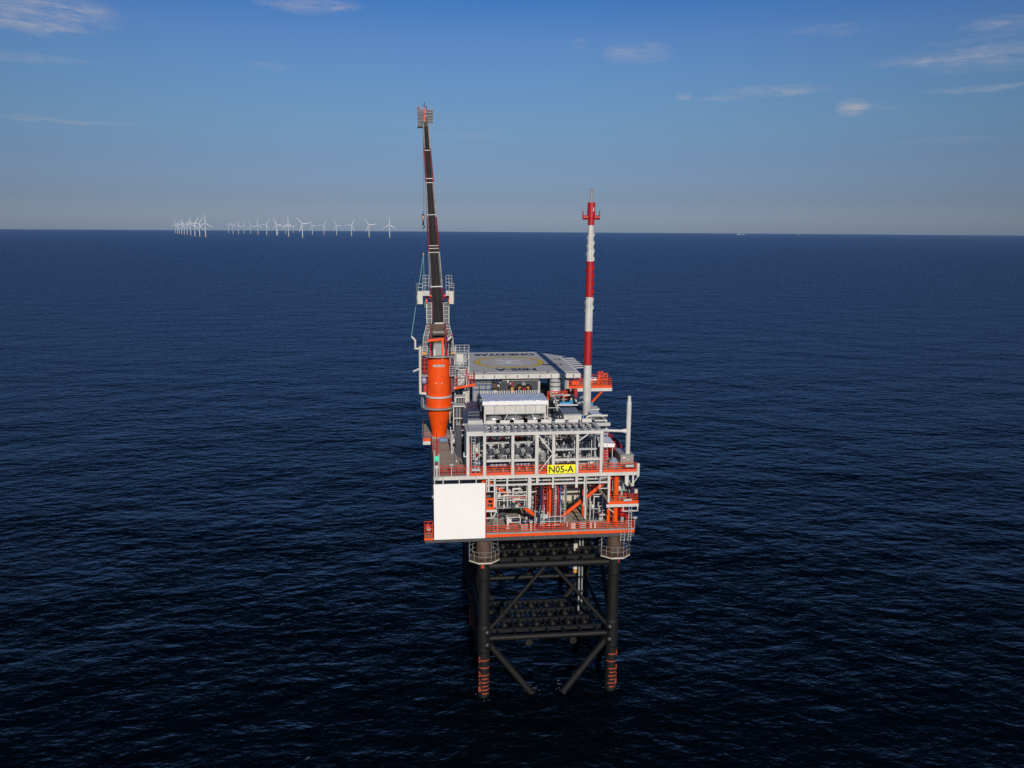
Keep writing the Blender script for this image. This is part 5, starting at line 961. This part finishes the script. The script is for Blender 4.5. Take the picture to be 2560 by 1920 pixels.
# orange side platform beyond the mast
t = thing('side_platform', 'orange railed side platform jutting out right of the vent stack', 'side platform', (19, 30, 34))
part(t, 'floor', DECK, lambda b: b.box(15.7, 22.55, 29.6, 33.5, 33.75, 33.85))
part(t, 'edge_panel', ORANGE, lambda b: b.box(15.7, 22.55, 29.5, 29.58, 33.72, 34.12))
part(t, 'edge_beam', WHITE, lambda b: (b.box(15.7, 22.6, 29.5, 29.7, 33.2, 33.7), b.box(22.5, 22.6, 29.7, 33.5, 33.2, 33.7)))
part(t, 'railing', ORAIL, lambda b: (rail(b, [(15.7, 29.6, 34.0), (22.5, 29.6, 34.0), (22.5, 33.4, 34.0)], 1.15, .045, .8, 4), rail(b, [(15.7, 33.4, 33.9), (22.5, 33.4, 33.9)], 1.2, .045, .9, 4)))
part(t, 'railing_panel', ORANGE, lambda b: (b.box(16.2, 17.3, 29.56, 29.6, 34.3, 34.8), b.box(18.9, 19.5, 29.56, 29.6, 34.4, 34.9)))
part(t, 'diagonal_brace', ORANGE, lambda b: b.bar((21.2, 30, 33.2), (19.5, 29.8, 31.45), .26))
part(t, 'brace_foot', SKYB, lambda b: b.box(18.4, 19.6, 29.6, 30.4, 30.9, 31.4))
t = thing('lifeboat_davit', 'orange winch frames and cage standing on the side platform', 'davit', (20, 31, 34))
part(t, 'winch_frame', ORANGE, lambda b: (b.bar((18.7, 31, 33.86), (18.8, 31, 36.1), .28), b.bar((19.2, 31.4, 33.86), (18.8, 31.2, 36.0), .2), b.bar((20.7, 31, 33.86), (20.8, 31, 35.9), .28), b.bar((21.2, 31.4, 33.86), (20.8, 31.2, 35.9), .2), b.bar((20.6, 31.2, 35.0), (21.4, 31.2, 36.1), .16)))
part(t, 'cage', ORAIL, lambda b: (rail(b, [(21.0, 31, 33.86), (22.2, 31, 33.86)], 1.9, .05, .5, 4), b.torus((21.7, 31, 35.2), .45, .07, 'v', 16, 5)))
part(t, 'winch_drum', GALV, lambda b: (b.cyl((19.3, 31.2, 34.7), (20.4, 31.2, 34.7), .45, 16), b.box(19.3, 20.4, 30.9, 31.1, 34.2, 35.2)))
part(t, 'sheave', RED, lambda b: (b.cyl((18.8, 30.95, 36.0), (18.8, 30.8, 36.0), .3, 14), b.cyl((20.8, 30.95, 35.9), (20.8, 30.8, 35.9), .32, 14)))

# ------------------------------------------------------------------ lifeboat, grey box etc. on the upper deck right
t = thing('lifeboat', 'dark red enclosed lifeboat nose down on its ramp right of the open frame', 'lifeboat', (16.4, 7, 30))
def hullfn(b):
    n = 14; m = 14; vs = []; fs = []
    p0 = Vector((15.7, 8.8, 31.7)); p1 = Vector((17.9, 4.4, 30.3))
    d = (p1 - p0).normalized(); a = d.cross(Vector((0, 0, 1))).normalized(); c = a.cross(d)
    for i in range(n + 1):
        q = i / n; r = 1.0 * math.sqrt(max(0.0, 1 - abs(2 * q - 1) ** 2.6)) + .02
        for j in range(m):
            an = 2 * math.pi * j / m; vs.append(p0 + (p1 - p0) * q + a * math.cos(an) * r * .95 + c * math.sin(an) * r * 1.05)
    for i in range(n):
        for j in range(m): fs.append((i * m + j, i * m + (j + 1) % m, (i + 1) * m + (j + 1) % m, (i + 1) * m + j))
    b.add(vs, fs, True)
part(t, 'hull', HULL, hullfn)
part(t, 'hatch', WHITE, lambda b: b.ball((16.6, 6.9, 31.9), .25))
part(t, 'rib', DARK, lambda b: [b.ball((16.2 + .4 * i, 7.9 - .8 * i, 32.3 - .25 * i), .12, 8, 5) for i in range(4)])
part(t, 'ramp', GREY, lambda b: (b.bar((15.4, 9.5, 30.6), (17.6, 4.4, 29.5), .25, .25), b.bar((16.2, 9.5, 30.6), (18.1, 5.5, 29.6), .2, .2)))
t = thing('shelter', 'small white roofed shelter in front of the dark red lifeboat', 'shelter', (15.4, 2, ZU))
part(t, 'roof', SILVER, lambda b: b.add([(14.3, 1.5, 32.35), (16.35, 1.5, 32.15), (16.0, 4.6, 32.7), (14.5, 4.6, 32.8)], [(0, 1, 2, 3)]))
part(t, 'fascia', PURE, lambda b: b.add([(14.3, 1.45, 32.3), (16.4, 1.45, 32.1), (16.3, 1.45, 31.65), (14.3, 1.45, 31.75)], [(3, 2, 1, 0)]))
part(t, 'post', WHITE, lambda b: (b.bar((16.1, 1.6, ZU), (16.1, 1.6, 31.9), .08), b.bar((14.6, 4.4, ZU), (14.6, 4.4, 32.6), .1)))
part(t, 'side_wall', RED, lambda b: b.box(15.2, 16.0, 3.2, 3.3, ZU + .02, 31.8))
t = thing('deck_box', 'beige grey deck box on the right corner of the upper deck', 'deck box', (17.5, 1.5, ZU))
part(t, 'body', mat('taupe_paint', (.27, .235, .2), .65, var=.1, streak=.2), lambda b: b.box(16.7, 18.3, -.3, 2.8, ZU + .02, 31.05))
part(t, 'lid', GREY, lambda b: b.box(16.65, 18.35, -.35, 2.9, 31.06, 31.14))
part(t, 'lamp', PURE, lambda b: (b.box(16.95, 17.3, -.36, -.31, 30.75, 30.85), b.box(17.5, 17.65, -.36, -.31, 30.5, 30.6)))
part(t, 'step', BROWN, lambda b: b.box(16.9, 18.3, -.6, -.32, ZU + .02, 30.0))
t = thing('folded_cover', 'pale blue grey folded cover beside the beige deck box', 'cover', (15.9, 0, ZU))
part(t, 'cloth', mat('pale_blue_cloth', (.22, .27, .32), .8, bump=.3), lambda b: b.lathe((16.1, .8, ZU), [(.75, .02), (.6, .7), (.3, 1.15), (0, 1.25)], 14))
part(t, 'strap', DARK, lambda b: b.lathe((16.1, .8, ZU), [(.70, .4), (.68, .48)], 14))
t = thing('life_raft', 'white life raft canister on the right end of the upper deck edge', 'life raft', (18.7, VF, 29.2))
part(t, 'canister', WHITE, lambda b: (b.cyl((18.62, VF + .1, 28.75), (18.62, VF + .1, 30.2), .2, 12), b.ball((18.62, VF + .1, 30.2), .2)))
part(t, 'bracket', WHITE, lambda b: (b.bar((18.1, VF, 28.0), (18.6, VF, 28.7), .08), b.box(17.2, 17.45, VF - .05, VF + .2, 27.6, 28.9)))
part(t, 'strap', GREY, lambda b: (b.cyl((18.62, VF + .1, 29.0), (18.62, VF + .1, 29.06), .21, 12), b.cyl((18.62, VF + .1, 29.9), (18.62, VF + .1, 29.96), .21, 12)))
skid(16.5, 18.2, .5, 3, 25.4, 2.2, 'dark machinery on the mid-level right platform', 31, n=8)
t = thing('davit_arm', 'small dark davit with white cap above the mid-level right railing', 'davit', (18, -1, 26.5))
part(t, 'arm', NAVY, lambda b: (b.cyl((18.0, -1.2, 25.4), (18.0, -1.2, 27.7), .14, 8), b.bar((17.2, 1, 28.2), (18.2, -1, 26.4), .16)))
part(t, 'cap', CREAM, lambda b: (b.lathe((18.0, -1.2, 27.5), [(.26, 0), (.26, .35), (0, .4)], 12), b.lathe((18.5, -1.2, 26.6), [(.24, 0), (.24, .4), (0, .5)], 12)))
t = thing('windsock_reel', 'red and magenta hose cover at the lower right railing corner', 'hose cover', (17.4, 0, ZL))
part(t, 'cover', RED, lambda b: (b.ball((17.3, .6, 23.6), .6, 12, 8, 1.2), b.ball((17.9, .2, 23.0), .4, 12, 8)))
part(t, 'stand', GREY, lambda b: (b.box(17.1, 17.5, .3, .8, ZL + .003, 23.0), b.box(17.7, 18.1, 0, .4, ZL + .003, 22.7)))
single('wind_screen', 'slanted pale grey sheet under the upper deck at right', 'screen', (17.3, 2, 27), GREY, lambda b: b.add([(16.9, 1, 28.2), (17.5, 1, 28.2), (18.4, 1, 26.3), (16.9, 1, 26.3)], [(0, 1, 2, 3)]))

# ------------------------------------------------------------------ wind turbines far away
TP = [(-3948,9848),(-3509,8804),(-3273,8261),(-3173,8067),(-3005,7700),(-2850,7366),(-2674,6988),(-2284,6045),(-2214,5948),(-1999,5473),(-3499,10361),(-3115,9369),(-2861,8777),(-3002,9406),(-2978,9559),(-2453,8099),(-2169,7416),(-1940,6913),(-2278,8150),(-2539,9401),(-1665,6244),(-2988,11465),(-1413,5652),(-2033,8537),(-1855,8257),(-1638,7817),(-1366,7124),(-1059,6201),(-888,6063)]
PHASE = [10, 40, 70, 15, 85, 30, 0, 35, 30, 0, 55, 60, 5, 12, 95, 0, 30, -20, 75, 100, 0, 60, -40, -25, 35, -25, 30, -35, 0]
def turbine_proto():
    t = bpy.data.objects.new('wind_turbine', None); COL.objects.link(t)
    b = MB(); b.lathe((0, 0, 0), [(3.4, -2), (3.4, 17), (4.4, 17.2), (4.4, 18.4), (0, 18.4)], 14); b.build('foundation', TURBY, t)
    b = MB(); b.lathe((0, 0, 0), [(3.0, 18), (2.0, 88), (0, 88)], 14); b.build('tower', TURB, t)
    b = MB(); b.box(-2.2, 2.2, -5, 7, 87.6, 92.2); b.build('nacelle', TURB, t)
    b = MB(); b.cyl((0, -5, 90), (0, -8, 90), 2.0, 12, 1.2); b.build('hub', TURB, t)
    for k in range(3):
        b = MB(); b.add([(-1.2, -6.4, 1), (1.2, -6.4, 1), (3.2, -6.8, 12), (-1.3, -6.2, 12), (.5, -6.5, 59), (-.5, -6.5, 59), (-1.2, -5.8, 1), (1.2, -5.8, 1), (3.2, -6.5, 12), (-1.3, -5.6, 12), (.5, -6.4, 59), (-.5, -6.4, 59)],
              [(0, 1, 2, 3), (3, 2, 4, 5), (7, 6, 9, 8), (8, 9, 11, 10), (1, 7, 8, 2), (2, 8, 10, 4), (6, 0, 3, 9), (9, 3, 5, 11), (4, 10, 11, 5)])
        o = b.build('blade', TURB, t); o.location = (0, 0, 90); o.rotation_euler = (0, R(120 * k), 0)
    return t
proto = turbine_proto()
ORD = sorted(range(len(TP)), key=lambda i: TP[i][0] / TP[i][1])
lefts = [i for i in ORD if i < 10]; rights = [i for i in ORD if i >= 10]
NUM = ['first', 'second', 'third', 'fourth', 'fifth', 'sixth', 'seventh', 'eighth', 'ninth', 'tenth', 'eleventh', 'twelfth', 'thirteenth', 'fourteenth', 'fifteenth', 'sixteenth', 'seventeenth', 'eighteenth', 'nineteenth']
def tlabel(i):
    if i in lefts:
        k = lefts.index(i)
        return 'tallest nearest white wind turbine at the right end of the dense left cluster' if k == 9 else 'white wind turbine, %s from the left in the dense left cluster' % NUM[k]
    k = rights.index(i)
    if k == len(rights) - 1: return 'white wind turbine standing alone closest to the crane boom'
    return 'white wind turbine, %s from the left in the spaced-out right row' % NUM[k]
for i, (x, y) in enumerate(TP):
    if i == 0: t = proto
    else:
        t = proto.copy(); COL.objects.link(t)
        for ch in list(proto.children):
            d = ch.copy(); COL.objects.link(d); d.parent = t
    t.location = (x, y, 0); t.rotation_euler = (0, 0, math.atan2(-x, y) + R(-8 + 5 * ((i * 7) % 4)))
    t['label'] = tlabel(i); t['category'] = 'wind turbine'; t['group'] = 'white wind turbines on the horizon'
    bl = [c for c in t.children if c.name.startswith('blade')]
    for k, c in enumerate(bl): c.rotation_euler = (0, R(120 * k + PHASE[i]), 0)
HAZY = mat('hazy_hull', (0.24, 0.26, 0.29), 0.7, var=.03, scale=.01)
def ship(x, y, L_, h, label):
    t = bpy.data.objects.new('ship', None); COL.objects.link(t); t.location = (x, y, 0); t['label'] = label; t['category'] = 'ship'
    b = MB(); b.prism([(-L_ / 2, -9), (L_ * .4, -9), (L_ / 2, 0), (L_ * .4, 9), (-L_ / 2, 9)], -1, h * .5); b.build('hull', HAZY, t)
    b = MB(); b.box(-L_ * .42, -L_ * .1, -7, 7, h * .5, h); b.box(-L_ * .3, -L_ * .22, -3, 3, h, h * 1.4); b.build('superstructure', HAZY, t)
ship(3950, 14600, 150, 14, 'long pale ship low on the horizon right of the vent stack')
ship(4950, 14600, 26, 12, 'tiny pale vessel farther right on the horizon')

# ------------------------------------------------------------------ render settings
sc.view_settings.view_transform = 'Standard'; sc.view_settings.look = 'None'; sc.view_settings.exposure = 0; sc.view_settings.gamma = 1
sc.cycles.max_bounces = 6; sc.cycles.use_denoising = False
